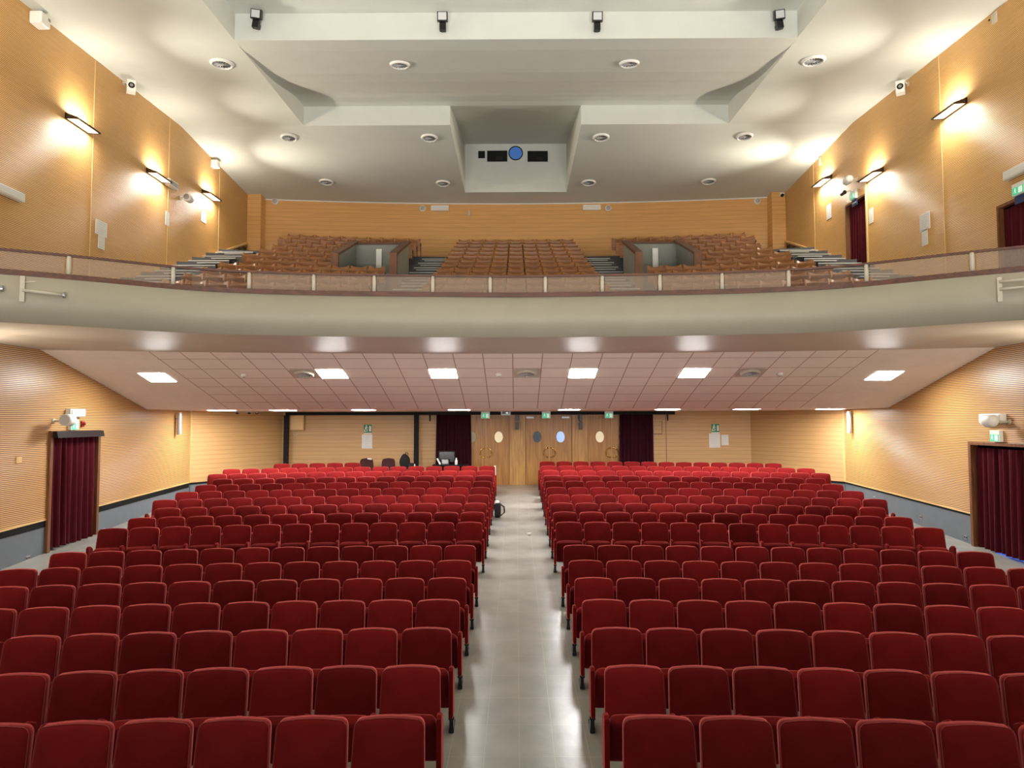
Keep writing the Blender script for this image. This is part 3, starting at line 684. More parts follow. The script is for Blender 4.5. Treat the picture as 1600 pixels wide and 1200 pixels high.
for side, N, blk in ((-1, NL, 'left'), (1, NR, 'right')):
    for ri, (rk, Y0) in enumerate(ROWS):
        X = (.715 + .240) if side > 0 else -(.625 + .240); X0 = X
        for n in range(N[rk]):
            th = X / 40.0; Y = Y0 - (X * X - X0 * X0) / 80.0 ; Z = interp(Y + X * X / 160.0, FLOOR_PTS)
            arms = [-side] + ([side] if n == N[rk] - 1 else [])
            skip = rk == 'a' and side < 0 and n < 8
            if not skip:
                if rk in 'abc': add_far(X, Y, Z, th, arms)
                else:
                    lab = 'red velvet tip-up seat, %s from centre aisle in %s row from front, %s block' % (ORD[n], ORD[ri], blk)
                    t = bpy.data.objects.new('theatre_seat', None); COL.objects.link(t); t.empty_display_size = .1
                    t.location = (X, Y, Z); t.rotation_euler = (0, 0, -th); tag(t, lab, 'seat', 'red velvet seats of the stalls')
                    b_ = place(ME_BACK, 'backrest', t); place(ME_PIPE, 'piping', b_); place(ME_PAN, 'seat_cushion', t)
                    for s_ in arms: place(ME_ARM[s_], 'armrest', t); place(ME_LEG[s_], 'leg', t)
            tm = th + side * PITCH / 80.0; X += side * PITCH * math.cos(tm)
o = far.build('theatre_seats', [M_VEL, M_PIPE, M_VEL2, M_BLACKG], None, True)
tag(o, 'last three rows of red velvet seats under the balcony, before the oak doors', 'seats', None, 'stuff')

# ---------------------------------------------------------------- wooden balcony seats
def ply_back(mb):
    n = 8; W = .214; vs_ = []
    for k in range(n + 1):
        x = -W + 2 * W * k / n; c = .085 * (1 - (x / W) ** 2)          # the shell curves backwards in the middle
        for y, z in ((c, .40), (c + .015, .40), (c + .06 + .015, .80), (c + .06, .80)): vs_.append((x, y, z - (.045 * (1 - (x / W) ** 2) if z > .5 else 0)))
    fs = []
    for k in range(n):
        for j in range(4): fs.append((4 * k + j, 4 * k + (j + 1) % 4, 4 * k + 4 + (j + 1) % 4, 4 * k + 4 + j))
    fs += [(3, 2, 1, 0), tuple(4 * n + j for j in range(4))]
    return mb.add(vs_, fs)
def ply_pan(mb):
    R = Matrix.Rotation(math.radians(20), 4, 'X'); tmp = MB(); tmp.bevel_box((0, 0, .19), (.43, .025, .38), .01)
    return mb.add([tuple(R @ Vector(v) + Vector((0, -.06, .30))) for v in tmp.v], tmp.f)
BP = .466
def ply_frame(mb):
    x = BP / 2
    mb.lohi((x - .012, -.10, 0), (x + .012, .06, .40)); mb.lohi((x - .014, -.22, .50), (x + .014, .02, .53)); mb.lohi((x - .012, -.02, .40), (x + .012, .05, .60)); return mb
M_IRON = mat('dark_cast_iron', lin(40, 34, 30), 0.5)
ME_PB, ME_PP, ME_PF = ply_back(MB()).mesh('backrest', M_PLY, True), ply_pan(MB()).mesh('seat_panel', M_PLY), ply_frame(MB()).mesh('side_frame', M_IRON)
backrow = MB()
def balcony_seat(X, i, lab):
    th = X / (RB / 2); Y = TY[i] - X * X / RB; Z = H(TH[i])
    if i == 0:
        R = Matrix.Translation((X, Y, Z)) @ Matrix.Rotation(-th, 4, 'Z')
        for fn, mi in ((ply_back, 0), (ply_pan, 0), (ply_frame, 1)):
            tmp = MB(); fn(tmp); backrow.add([tuple(R @ Vector(v)) for v in tmp.v], tmp.f, mi)
        return
    t = bpy.data.objects.new('wooden_seat', None); COL.objects.link(t); t.empty_display_size = .1
    t.location = (X, Y, Z); t.rotation_euler = (0, 0, -th); tag(t, lab, 'seat', 'wooden seats of the balcony')
    place(ME_PB, 'backrest', t); place(ME_PP, 'seat_panel', t); place(ME_PF, 'side_frame', t)
NB = 0
for i in range(12):
    rn = ORD[11 - i]
    for k in range(9):
        balcony_seat((k - 4) * BP, i, 'curved plywood seat, %s from left in %s balcony row up from rail, middle block' % (ORD[k], rn)); NB += 1
    for sd, blk in ((-1, 'left'), (1, 'right')):
        # each row starts beside the inner stairs, the two rows level with the vomitory start beyond it
        x = 5.20 if i in (5, 6) else 3.66
        lim = [7.9, 7.9, 7.8, 7.65, 7.65, 7.55, 7.45, 7.45, 7.35, 7.35, 7.35, 7.35][i]
        if i == 4: x = 3.66 + .0
        k = 0
        while x <= lim:
            balcony_seat(sd * x, i, 'curved plywood seat, %s from inner stairs in %s balcony row up from rail, %s block' % (ORD[k], rn, blk)); NB += 1
            k += 1; x += BP * math.cos(x / 37.0)
o = backrow.build('wooden_seats', [M_PLY, M_IRON]); tag(o, 'topmost row of curved wooden seats along the balcony rear wall', 'seats', None, 'stuff')
print('balcony seats', NB)

# ---------------------------------------------------------------- wall lamps (built facing -Y, width along X)
LRZ, RRZ = PI / 2, -PI / 2
def sconce(loc, rz, label, up=None, out=None):
    t = thing('wall_lamp', label, 'wall lamp', loc, rz, 'wedge wall lamps of the upper hall'); L = .42
    mb = MB()                                                  # bronze rim: front bar, ends, back plate
    mb.prism([(-.30, -.075), (-.30, -.035), (-.28, -.03), (-.28, -.075)], 'X', -L, L)
    for s_ in (-1, 1): mb.prism([(0, .075), (0, -.06), (-.30, -.075), (-.30, -.035)], 'X', s_ * L, s_ * (L - .015))
    mb.lohi((-L, -.02, -.06), (L, 0, .075)); mb.build('body', M_BROWNM, t)
    MB().prism([(-.28, -.062), (-.28, -.056), (-.02, -.042), (-.02, -.048)], 'X', -L + .016, L - .016).build('lower_glass', M_LAMPG, t)
    MB().prism([(-.28, -.042), (-.28, -.037), (-.02, .05), (-.02, .044)], 'X', -L + .016, L - .016).build('upper_glass', M_LAMPG, t)
    area_light('wall_lamp_light', (0, -.17, .10), (0, .06, 1), .70, .16, SCONCE_UP if up is None else up, WARM, t)
    area_light('wall_lamp_light', (0, -.34, .02), (0, -1, .22), .70, .16, SCONCE_OUT if out is None else out, WARM, t, 1.35)
    area_light('wall_lamp_light', (0, -.17, -.10), (0, .15, -1), .70, .16, SCONCE_DOWN, (1.0, .93, .82), t)
for y, h, lb in ((15.5, 6.79, 'bronze wedge wall lamp glowing on the upper panelled wall, below the white spot speaker'), (18.9, 6.80, 'bronze wedge wall lamp beside the twin white projectors'), (22.2, 7.33, 'bronze wedge wall lamp above a white sheet near the plain wall rear corner')):
    sconce((-XU, y, H(h)), LRZ, lb)
for y, h, lb in ((15.57, 7.07, 'bronze wedge wall lamp nearest the camera on the wall with curtained upper doorways'), (19.1, 6.81, 'bronze wedge wall lamp above the far curtained balcony doorway, beside the round speaker'), (22.15, 7.70, 'smallest bronze wedge wall lamp near the rear corner beyond the curtained balcony doorway')):
    sconce((XU, y, H(h)), RRZ, lb)

for sd, nm in ((-1, 'plain upper wall'), (1, 'upper doorways wall')):
    for k, y in enumerate((12.0, 8.4, 4.8)):                  # the row goes on towards the stage
        sconce((sd * XU, y, H(6.95)), LRZ if sd < 0 else RRZ, 'bronze wedge wall lamp on the %s, %s outside the picture towards the stage' % (nm, ORD[k]))
    sconce((sd * XL, 10.9, H(.68)), LRZ if sd < 0 else RRZ, 'bronze wedge wall lamp of the stalls, outside the picture before the %s doorway' % ('pelmeted' if sd < 0 else 'blue-lit'), 60, 10)

def wall_box(name, loc, rz, dims, label, cat, m=M_WHITE, group=None):
    t = thing(name, label, cat, loc, rz, group); MB().bevel_box((0, -dims[1] / 2, 0), dims, min(dims) * .12).build('body', m, t); return t
def speaker_box(loc, rz, tilt, label):
    t = thing('spot_speaker', label, 'speaker', loc, rz)
    R = Matrix.Rotation(tilt, 4, 'Z')
    MB().box((0, -.20, 0), (.20, .22, .30), R).build('cabinet', M_WHITE, t)
    f = R @ Vector((0, -.118, 0)) + Vector((0, -.20, 0))
    mb = MB(); mb.lathe([(0, 0), (.075, 0), (.075, .012), (0, .012)], (0, 0, 0), 'Y', 20); mb.v = [tuple(R @ Vector(v) + f) for v in mb.v]; mb.build('cone_ring', M_BLACK, t)
    mb = MB(); mb.lathe([(0, -.006), (.04, -.006), (.04, .004), (0, .004)], (0, 0, 0), 'Y', 16); mb.v = [tuple(R @ Vector(v) + f) for v in mb.v]; mb.build('cone', M_GREYM, t)
    mb = MB(); mb.tube([(0, 0, .10), (0, -.12, .20), (0, -.18, .14)], .018, 8); mb.lohi((-.04, -.02, .06), (.04, 0, .16)); mb.build('bracket', M_CREAM, t)
# fittings of the plain upper wall
t = wall_box('loudspeaker', (-XU, 14.0, H(8.33)), LRZ, (.30, .26, .26), 'white boxy loudspeaker high under the ceiling near the frame corner', 'speaker')
MB().lohi((.06, -.266, .02), (.13, -.258, .08)).build('badge', M_GREYM, t)
speaker_box((-XU, 17.3, H(8.53)), LRZ, -1.0, 'white spot speaker under the ceiling above the plain wall with paper notices')
t = wall_box('loudspeaker', (-XU, 22.5, H(8.47)), LRZ, (.24, .22, .24), 'small white boxy loudspeaker near the ceiling by the rear corner', 'speaker')
MB().tube([(0, -.02, .1), (0, -.1, .17)], .015, 6).build('bracket', M_CREAM, t)
def projector(loc, rz, label, flip=1):
    t = thing('round_projector', label, 'speaker', loc, rz)
    MB().lathe([(0, -.16), (.10, -.16), (.115, -.13), (.115, .10), (.08, .15), (0, .16)], (0, 0, 0), 'X', 20).build('horn', M_WHITE, t, True).location = (.05 * flip, -.24, 0)
    MB().lathe([(0, -.0), (.085, -.0), (.085, .008), (0, .008)], (0, 0, 0), 'X', 18).build('grille', M_GREYM, t).location = (.05 * flip - .165 , -.24, 0)
    mb = MB(); mb.tube([(0, 0, 0), (.02, -.14, 0)], .02, 8); mb.lohi((-.05, -.02, -.05), (.05, 0, .05)); mb.build('bracket', M_CREAM, t)
t = thing('emergency_light', 'white twin-lens emergency lamp right beside the middle wall lamp, upper plain wall', 'lamp', (-XU, 19.7, H(6.83)), LRZ)
MB().bevel_box((0, -.09, 0), (.52, .16, .20), .02).build('body', M_WHITE, t); MB().lohi((-.22, -.175, -.06), (.22, -.165, .06)).build('lens', M_PRINT, t)
projector((-XU, 20.4, H(6.66)), LRZ, 'white round horn speaker next to the emergency lamp on the plain upper wall')
t = wall_box('emergency_light', (-XU, 13.3, H(4.50)), LRZ, (.95, .12, .18), 'long white emergency light cut by the frame edge on the plain upper wall', 'lamp')
MB().lohi((-.44, -.135, -.07), (.44, -.118, .07)).build('diffuser', M_PAPER, t)
def paper(loc, rz, w_, h_, label, m=M_PAPER, lines=True, group=None):
    t = thing('paper_notice', label, 'notice', loc, rz, group)
    MB().lohi((-w_ / 2, -.008, -h_ / 2), (w_ / 2, 0, h_ / 2)).build('sheet', m, t)
    if lines:
        mb = MB(); n = max(3, int(h_ / .06))
        for k in range(n):
            z = h_ / 2 - (k + .8) * h_ / (n + .6); mb.lohi((-w_ * .38, -.0095, z), (w_ * (.38 - .12 * (k % 3)), -.007, z + h_ * .012))
        mb.build('printing', M_PRINT, t)
    return t
paper((-XU, 16.54, H(4.66)), LRZ, .46, .36, 'large white paper notice on the plain upper wall above the balustrade')
paper((-XU, 16.56, H(4.32)), LRZ, .26, .32, 'smaller white sheet hanging directly under the large notice, plain upper wall')
paper((-XU, 19.67, H(5.82)), LRZ, .22, .40, 'narrow notice below the middle wall lamp, plain upper wall')
paper((-XU, 21.95, H(6.54)), LRZ, .38, .34, 'bright white sheet under the rear wall lamp, plain upper wall')
# fittings of the upper wall with doorways
t = wall_box('wall_plate', (XU, 14.17, H(8.37)), RRZ, (.13, .04, .22), 'small pale plate high on the upper wall near the frame corner', 'wall plate', M_CREAM)
MB().lathe([(0, -.012), (.02, -.012), (.02, 0)], (-.18, 0, .06), 'Y', 10).build('cable_hole', M_DARK, t)
speaker_box((XU, 17.4, H(8.45)), RRZ, 1.0, 'white spot speaker under the ceiling above the curtained upper doorways')
t = wall_box('wall_plate', (XU, 22.53, H(8.49)), RRZ, (.10, .04, .26), 'small pale plate near the ceiling above the smallest rear wall lamp', 'wall plate', M_CREAM)
projector((XU, 20.15, H(7.05)), RRZ, 'white round horn speaker between two wall lamps above the balcony doorway', -1)
t = thing('spotlight', 'small dark spotlight on a bracket under the round horn speaker above balcony doorway', 'lamp', (XU, 20.55, H(6.78)), RRZ)
MB().lathe([(0, -.12), (.055, -.12), (.06, .08), (0, .09)], (0, -.22, 0), 'X', 14).build('can', M_BLACKG, t); MB().tube([(0, 0, .05), (0, -.2, .04)], .014, 6).build('bracket', M_CREAM, t)
paper((XU, 22.0, H(6.66)), RRZ, .34, .46, 'white sheet beyond the curtained balcony doorway, under the smallest wall lamp')
paper((XU, 19.41, H(5.75)), RRZ, .24, .42, 'white notice just beside the near edge of the far curtained balcony doorway')
paper((XU, 16.88, H(4.84)), RRZ, .42, .42, 'large white notice between the two curtained balcony doorways')
paper((XU, 16.90, H(4.46)), RRZ, .24, .38, 'smaller white sheet under the large notice between the curtained balcony doorways')
t = wall_box('emergency_light', (XU, 13.55, H(4.93)), RRZ, (.85, .12, .18), 'long white emergency light above the near curtained balcony doorway', 'lamp')
MB().lohi((-.38, -.135, -.07), (.38, -.118, .07)).build('diffuser', M_PAPER, t)

def running_man(mb, s_=1.0, x=0, z=0, y=-.002):
    """exit pictogram: figure running through a doorway"""
    b = lambda x0, z0, x1, z1, w_: mb.prism([(x + s_ * (x0 - w_), z + s_ * z0), (x + s_ * (x0 + w_), z + s_ * z0), (x + s_ * (x1 + w_), z + s_ * z1), (x + s_ * (x1 - w_), z + s_ * z1)], 'Y', y, y - .004)
    mb.lathe([(0, y), (.016 * s_, y), (.016 * s_, y - .004), (0, y - .004)], (x - .01 * s_, 0, z + .062 * s_), 'Y', 10)
    b(-.01, .045, -.02, 0, .014); b(-.02, .005, .015, -.03, .009); b(.015, -.03, .0, -.06, .008); b(-.022, .0, -.055, -.04, .009); b(-.01, .04, .03, .01, .007); b(-.012, .04, -.045, .02, .007)
    return mb
def exit_sign(loc, rz, w_, h_, label, box=True):
    t = thing('exit_sign', label, 'exit sign', loc, rz)
    MB().bevel_box((0, -.04, 0), (w_, .08, h_), .006).build('housing', M_WHITE, t)
    f = MB().lohi((-w_ * .44, -.086, -h_ * .44), (w_ * .44, -.078, h_ * .16)).build('lit_panel', M_GREENL, t)
    mb = MB(); running_man(mb, h_ * 3.2, -w_ * .18, -h_ * .14, -.085); mb.lohi((w_ * .06, -.089, -h_ * .38), (w_ * .36, -.085, h_ * .10)); mb.build('pictogram', M_SIGNW, f)
    return t
exit_sign((XU, 20.3, H(6.64)), RRZ, .32, .28, 'green exit sign above the far curtained balcony doorway')
t = thing('blue_sign', 'small dark blue sign hanging under the exit sign of the far balcony doorway', 'sign', (XU, 20.3, H(6.40)), RRZ)
MB().lohi((-.15, -.03, -.09), (.15, -.01, .09)).build('board', M_BLUE, t); MB().lohi((-.11, -.034, -.02), (.11, -.029, .02)).build('lettering_bar', M_PRINT, t)
exit_sign((XU, 13.62, H(4.57)), RRZ, .34, .24, 'green exit sign above the near curtained balcony doorway')
t = thing('blue_sign', 'dark blue sign under the exit sign of the near balcony doorway', 'sign', (XU, 13.62, H(4.37)), RRZ)
MB().lohi((-.17, -.03, -.08), (.17, -.01, .08)).build('board', M_BLUE, t)

def curtain(name, x0, x1, z0, z1, m, label, loc, rz, folds, depth=.05, seed=0, gather=0.0, hem=0.0):
    """hanging cloth with vertical folds, drawn as a thin closed sheet"""
    rnd = random.Random(seed); n = folds * 8; ph = [rnd.uniform(.6, 1.4) for _ in range(folds + 1)]; nz = 6; vs_ = []
    o = thing(name, label, 'curtain', loc, rz)
    mb = MB()
    for side in (0, 1):
        for j in range(nz + 1):
            tz = j / nz; z = z0 + (z1 - z0) * tz
            for k in range(n + 1):
                u = k / n; a = u * folds * 2 * PI; amp = depth * ph[int(u * folds) if u < 1 else folds] * (.55 + .45 * (1 - tz))
                x = x0 + (x1 - x0) * u + .015 * math.sin(a * .5 + seed + tz * 2) ; y = -amp * math.sin(a + .4 * math.sin(3 * tz + k * .05)) - (.012 if side else 0)
                zz = z + (hem * (u) if j == 0 else 0)
                vs_.append((x, y, zz))
    N = (nz + 1) * (n + 1); fs = []
    for s_ in range(2):
        for j in range(nz):
            for k in range(n):
                a = s_ * N + j * (n + 1) + k; fs.append((a, a + 1, a + n + 2, a + n + 1))
    mb.add(vs_, fs).build('cloth', m, o, True)
    return o
# curtained doorways of the balcony
for (y0, y1, top), bot, lb, sdd in ((RD[1], 4.0, 'dark red curtain in the far balcony doorway up the side stairs', 3), (RD[0], 1.8, 'dark red curtain in the near balcony doorway cut by the frame edge', 4)):
    o = curtain('door_curtain', -(y1 - y0) / 2 + (.0 if sdd == 3 else -.1), (y1 - y0) / 2 - (.25 if sdd == 3 else .18), H(bot), H(top) - .03, M_CURT, lb, (XU + .14, (y0 + y1) / 2, 0), RRZ, 6, .05, sdd)
    mb = MB(); x0, x1 = XU - .012, XU + .10
    mb.lohi((x0, y1 - .005, H(bot)), (x1, y1 + .05, H(top) + .05)); mb.lohi((x0, y0 - .05, H(bot)), (x1, y0 + .005, H(top) + .05)); mb.lohi((x0, y0, H(top) - .01), (x1, y1, H(top) + .05))
    struct(mb.build('door_4' if sdd == 3 else 'door_5', M_TRIMW))
mb = MB(); mb.lohi((XU - .02, 19.62, H(3.9)), (XU + .03, 19.69, H(6.9))); struct(mb.build('trim_13', M_STRIP))

# rear wall of the balcony: detectors, panel lights, camera
for x, h, lb in ((-9.12, 8.33, 'round white wall speaker under the ceiling by the corner pilaster of the plain wall'), (-3.58, 8.17, 'round white wall speaker beside the panel light, nearer the small thermostat'), (3.55, 8.15, 'round white wall speaker beside the panel light away from the thermostat'), (9.12, 8.27, 'round white wall speaker near the pilaster with the small camera')):
    t = thing('round_speaker', lb, 'speaker', (x, rw_y(x) - .025, H(h)), math.atan(-2 * .57 * x / 9.7 ** 2))
    MB().lathe([(.115, 0), (.125, -.03), (.11, -.08), (0, -.09)], (0, 0, 0), 'Y', 20).build('shell', M_WHITE, t, True)
    MB().lathe([(.085, -.083), (.085, -.092), (0, -.098)], (0, 0, 0), 'Y', 18).build('grille', M_PRINT, t, True)
for x, lb in ((-2.92, 'white rectangular light panel high on the balcony rear wall, nearer the small thermostat'), (2.92, 'white rectangular light panel high on the balcony rear wall, away from the thermostat')):
    t = thing('panel_light', lb, 'lamp', (x, rw_y(x) - .025, H(8.18)), 0)
    MB().bevel_box((0, -.05, 0), (.68, .1, .20), .01).build('housing', M_WHITE, t); MB().lohi((-.32, -.108, -.085), (.32, -.099, .05)).build('diffuser', M_PAPER, t)
t = thing('thermostat', 'small cream box alone on the balcony rear wall', 'wall box', (-1.79, rw_y(-1.79) - .025, H(7.99)), 0)
MB().bevel_box((0, -.03, 0), (.10, .06, .22), .01).build('body', M_CREAM, t); MB().lohi((-.04, -.064, -.01), (.04, -.058, .05)).build('cover', M_STRIP, t)
t = thing('dome_camera', 'small dark security camera on top of the corner pilaster', 'camera', (9.86, 25.5, H(8.33)), 0)
MB().lathe([(0, -.10), (.05, -.08), (.06, -.03), (.06, 0)], (0, 0, 0), 'Y', 16).build('dome', M_LENS, t, True); MB().lohi((-.07, -.03, -.01), (.07, 0, .09)).build('mount', M_WHITE, t)

# ---------------------------------------------------------------- ceiling air vents
def vent(loc, tilt, r, label, group, square=0.0):
    t = thing('air_vent', label, 'air vent', loc, 0, group); t.rotation_euler = (tilt, 0, 0)
    MB().lathe([(0, .0), (r * .80, .0)], (0, 0, -.004), 'Z', 24).build('duct', M_DARK, t)
    MB().lathe([(r * .78, -.002), (r * .80, -.05), (r * .92, -.045), (r * 1.05, -.004), (r * 1.05, 0)], (0, 0, 0), 'Z', 28).build('ring', M_CREAM if square else M_WHITE, t, True)
    mb = MB()
    for k in range(14):
        a = 2 * PI * k / 14; R = Matrix.Rotation(a, 4, 'Z') @ Matrix.Translation((r * .46, 0, -.025)) @ Matrix.Rotation(.75, 4, 'X')
        mb.box((0, 0, 0), (1, 1, 1)); mb.v[-8:] = [tuple(R @ Vector((v[0] * r * .64, v[1] * r * .09, v[2] * .006))) for v in mb.v[-8:]]
    mb.lathe([(r * .16, -.01), (r * .16, -.045), (0, -.05)], (0, 0, 0), 'Z', 14); mb.build('blades', M_PRINT, t)
    if square:
        mb = MB(); q = square / 2; c = []
        for k in range(28): a = 2 * PI * k / 28; c.append((r * 1.0 * math.cos(a), r * 1.0 * math.sin(a)))
        s_ = []
        for k in range(28):
            a = 2 * PI * k / 28; m_ = max(abs(math.cos(a)), abs(math.sin(a))); s_.append((q * math.cos(a) / m_, q * math.sin(a) / m_))
        n = 28; mb.add([(x, y, -.006) for x, y in c] + [(x, y, -.006) for x, y in s_], [(k, (k + 1) % n, n + (k + 1) % n, n + k) for k in range(n)]); mb.build('plate', M_CREAM, t)
    return t
tr = -math.atan(.071); tf = math.atan(.047)
VG = 'round ceiling vents of the upper hall'
for x, y, lb in ((-7.0, 21.07, 'round vent outermost in the nearer row of the rear ceiling, towards the plain upper wall'), (-2.67, 21.13, 'round vent beside the projection notch in the nearer rear ceiling row, thermostat side'), (2.64, 21.15, 'round vent beside the projection notch in the nearer rear ceiling row, camera pilaster side'), (7.06, 21.13, 'round vent outermost in the nearer row of the rear ceiling, towards the wall with doorways'),
                 (-6.75, 24.4, 'round vent outermost in the last rear ceiling row, towards the plain upper wall'), (-2.61, 24.55, 'round vent beside the end of the projection notch in the last row, thermostat side'), (2.61, 24.55, 'round vent beside the end of the projection notch in the last row, camera pilaster side'), (6.87, 24.48, 'round vent outermost in the last rear ceiling row, towards the wall with doorways')):
    vent((x, y, H(ceil_h(y)) - .003), tr, .25, lb, VG)
for x, lb in ((-7.08, 'large round vent in the low pale ceiling band along the plain upper wall'), (7.15, 'large round vent in the low pale ceiling band along the wall with doorways')):
    vent((x, 16.35, H(ceil_h(16.35)) - .003), tf, .27, lb, VG)
for x, lb in ((-2.83, 'round vent in the raised curved ceiling centre under the two floodlights nearer the plain wall'), (2.78, 'round vent in the raised curved ceiling centre on the side of the doorways wall')):
    y = 16.62; vent((x, y, H(interp(-y, [(-a, b) for a, b in PROF])) - .004), math.atan(.12), .24, lb, VG)

# floodlights on the step of the raised ceiling
for x, h, ry, lb in ((-5.78, 8.98, .25, 'black floodlight in the ceiling corner nearest the plain upper wall'), (-1.62, 8.9, 0, 'black floodlight on the ceiling step, second from the plain upper wall'), (1.82, 8.88, 0, 'black floodlight on the ceiling step, second from the wall with doorways'), (5.86, 8.9, -.25, 'black floodlight in the ceiling corner nearest the wall with doorways')):
    t = thing('floodlight', lb, 'floodlight', (x, 15.25, H(h)), 0, 'floodlights on the ceiling step'); t.rotation_euler = (0, ry * .6, 0)
    Rt = Matrix.Rotation(.25, 4, 'X')
    MB().box((0, -.20, .08), (.23, .10, .20), Rt).build('housing', M_BLACKG, t)
    MB().box((0, -.255, .07), (.185, .012, .155), Rt).build('front_glass', M_FLOODG, t)
    mb = MB(); mb.lohi((-.07, -.19, -.20), (.07, -.09, 0)); mb.lohi((-.05, -.10, -.16), (.05, 0, -.06)); mb.build('mounting_arm', M_BLACKG, t)

# ---------------------------------------------------------------- light panels, vents and detectors under the balcony
SL = (HE - HK) / (YE - YK); TS = math.atan(SL)
def led(loc, tilt, label, group):
    t = thing('ceiling_light', label, 'ceiling light', loc, 0, group); t.rotation_euler = (tilt, 0, 0)
    MB().lohi((-.285, -.285, -.008), (.285, .285, -.002)).build('diffuser', M_LED, t)
    mb = MB()
    for q in ((-.3, -.3, .3, -.285), (-.3, .285, .3, .3), (-.3, -.285, -.285, .285), (.285, -.285, .3, .285)): mb.lohi((q[0], q[1], -.012), (q[2], q[3], 0))
    mb.build('frame', M_WHITE, t)
def slope_pt(x, y): return (x, y, H(HE + SL * (y - YE)) - .003)
for x, lb in ((-7.85, 'square lit panel in the sloping ceiling, nearest the wall with the red alarm light'), (-3.97, 'square lit panel in the sloping ceiling beside the vent on the red alarm side'), (-1.57, 'square lit panel in the sloping ceiling, inner one on the side of the black posts'), (1.43, 'square lit panel in the sloping ceiling beside the middle vent'), (3.83, 'square lit panel in the sloping ceiling, inner neighbour of the vent towards the blue-lit doorway'), (8.0, 'square lit panel in the sloping ceiling, nearest the wall with the blue-lit doorway')):
    led(slope_pt(x, 15.0 if abs(x) < 7 else 15.2), TS, lb, 'light panels in the sloping ceiling')
for k, x in enumerate((-8.12, -6.42, -4.2, -1.57, 1.45, 4.15, 6.32, 8.6)):
    led((x, 19.2, H(HK) - .003), 0, 'thin lit panel in the flat rear ceiling, %s from the red alarm light side' % ORD[k], 'light panels in the flat rear ceiling')
for x, lb in ((-4.57, 'square ceiling vent with round blades next to a lit panel, towards the red alarm light'), (.23, 'square ceiling vent with round blades in the middle of the sloping ceiling'), (5.03, 'square ceiling vent with round blades in the sloping ceiling towards the blue-lit doorway')):
    p = slope_pt(x, 15.0); vent(p, TS, .21, lb, 'vents in the sloping ceiling', .57)
for x, lb in ((-5.9, 'small white smoke detector on the sloping ceiling towards the red alarm light'), (-.38, 'small white smoke detector on the sloping ceiling near the middle vent'), (5.7, 'small white smoke detector on the sloping ceiling towards the blue-lit doorway')):
    p = slope_pt(x, 15.05); t = thing('smoke_detector', lb, 'smoke detector', p, 0, 'smoke detectors'); t.rotation_euler = (TS, 0, 0)
    MB().lathe([(.062, 0), (.062, -.03), (.05, -.05), (0, -.055)], n=18).build('base', M_WHITE, t, True); MB().lathe([(.03, -.05), (.028, -.075), (0, -.08)], n=14).build('sensor', M_CREAM, t, True)

# ---------------------------------------------------------------- stalls side walls
def doorframe(sd, hole, name):
    mb = MB(); x0, x1 = sd * (XL - .05), sd * (XL + .10); y0, y1, zt = hole; fz = floor_z(XL, y0) - .05
    mb.lohi((x0, y0 - .06, fz), (x1, y0 + .02, zt + .06)); mb.lohi((x0, y1 - .02, fz), (x1, y1 + .06, zt + .06)); mb.lohi((x0, y0, zt), (x1, y1, zt + .06))
    return struct(mb.build(name, M_TRIMW))
doorframe(-1, LHOLE, 'door_6'); doorframe(1, RHOLE, 'door_7')
fz = floor_z(XL, 14.6)
o = curtain('door_curtain', -.74, .74, fz + .03, LHOLE[2] - .08, M_CURT, 'burgundy curtain in the doorway under the red alarm light', (-XL - .02, 14.76, 0), LRZ, 8, .075, 1)
t = thing('pelmet', 'dark wooden pelmet board over the burgundy curtain below the red alarm light', 'pelmet', (-XL, 14.76, H(-.25)), LRZ)
MB().prism([(-.05, -.06), (-.16, -.07), (-.13, .06), (-.05, .06)], 'X', -.78, .80).build('board', mat('pelmet_dark', lin(30, 18, 17), .6, spec=.2), t)
fz = floor_z(XL, 13.8)
curtain('door_curtain', -.10, 1.22, fz + .02, RHOLE[2] - .06, M_CURT, 'wide burgundy curtain beside the blue-lit gap, cut by the frame edge', (XL + .02, 12.98 + .3, 0), RRZ, 7, .06, 7) .location = (XL + .02, 13.44, 0)
curtain('door_curtain', -.40, .40, fz + .02, RHOLE[2] - .06, M_CURT, 'narrow burgundy curtain hanging at the far jamb of the blue-lit doorway', (XL + .10, 14.0, 0), RRZ, 5, .05, 9)
o = MB().lohi((XL + .05, 13.0, fz - .012), (XL + 1.3, 14.3, fz + .012)).build('lobby_floor_glow', M_BLUEGLOW); tag(o, 'lobby floor strip with blue light painted in, showing between the burgundy curtains', 'lit floor')  # blue light on the lobby floor, put in as colour and glow

def cam_speaker(loc, rz, sgn, label):
    t = thing('horn_speaker', label, 'speaker', loc, rz)
    MB().lathe([(0, -.17), (.115, -.17), (.12, -.12), (.12, .03), (.09, .08), (0, .09)], (0, 0, 0), 'X', 22).build('horn', M_WHITE, t, True).location = (0, -.34, 0)
    MB().lathe([(0, 0), (.1, 0), (.1, .006), (0, .006)], (0, 0, 0), 'X', 20).build('grille', M_PRINT, t).location = (-.175 if sgn < 0 else -.175, -.34, 0)
    mb = MB(); mb.tube([(0, 0, -.02), (0, -.12, -.02), (.02, -.26, 0)], .022, 8); mb.lathe([(0, -.02), (.05, -.02), (.05, 0)], (0, 0, -.02), 'Y', 12); mb.build('arm', M_CREAM, t, True)
    return t
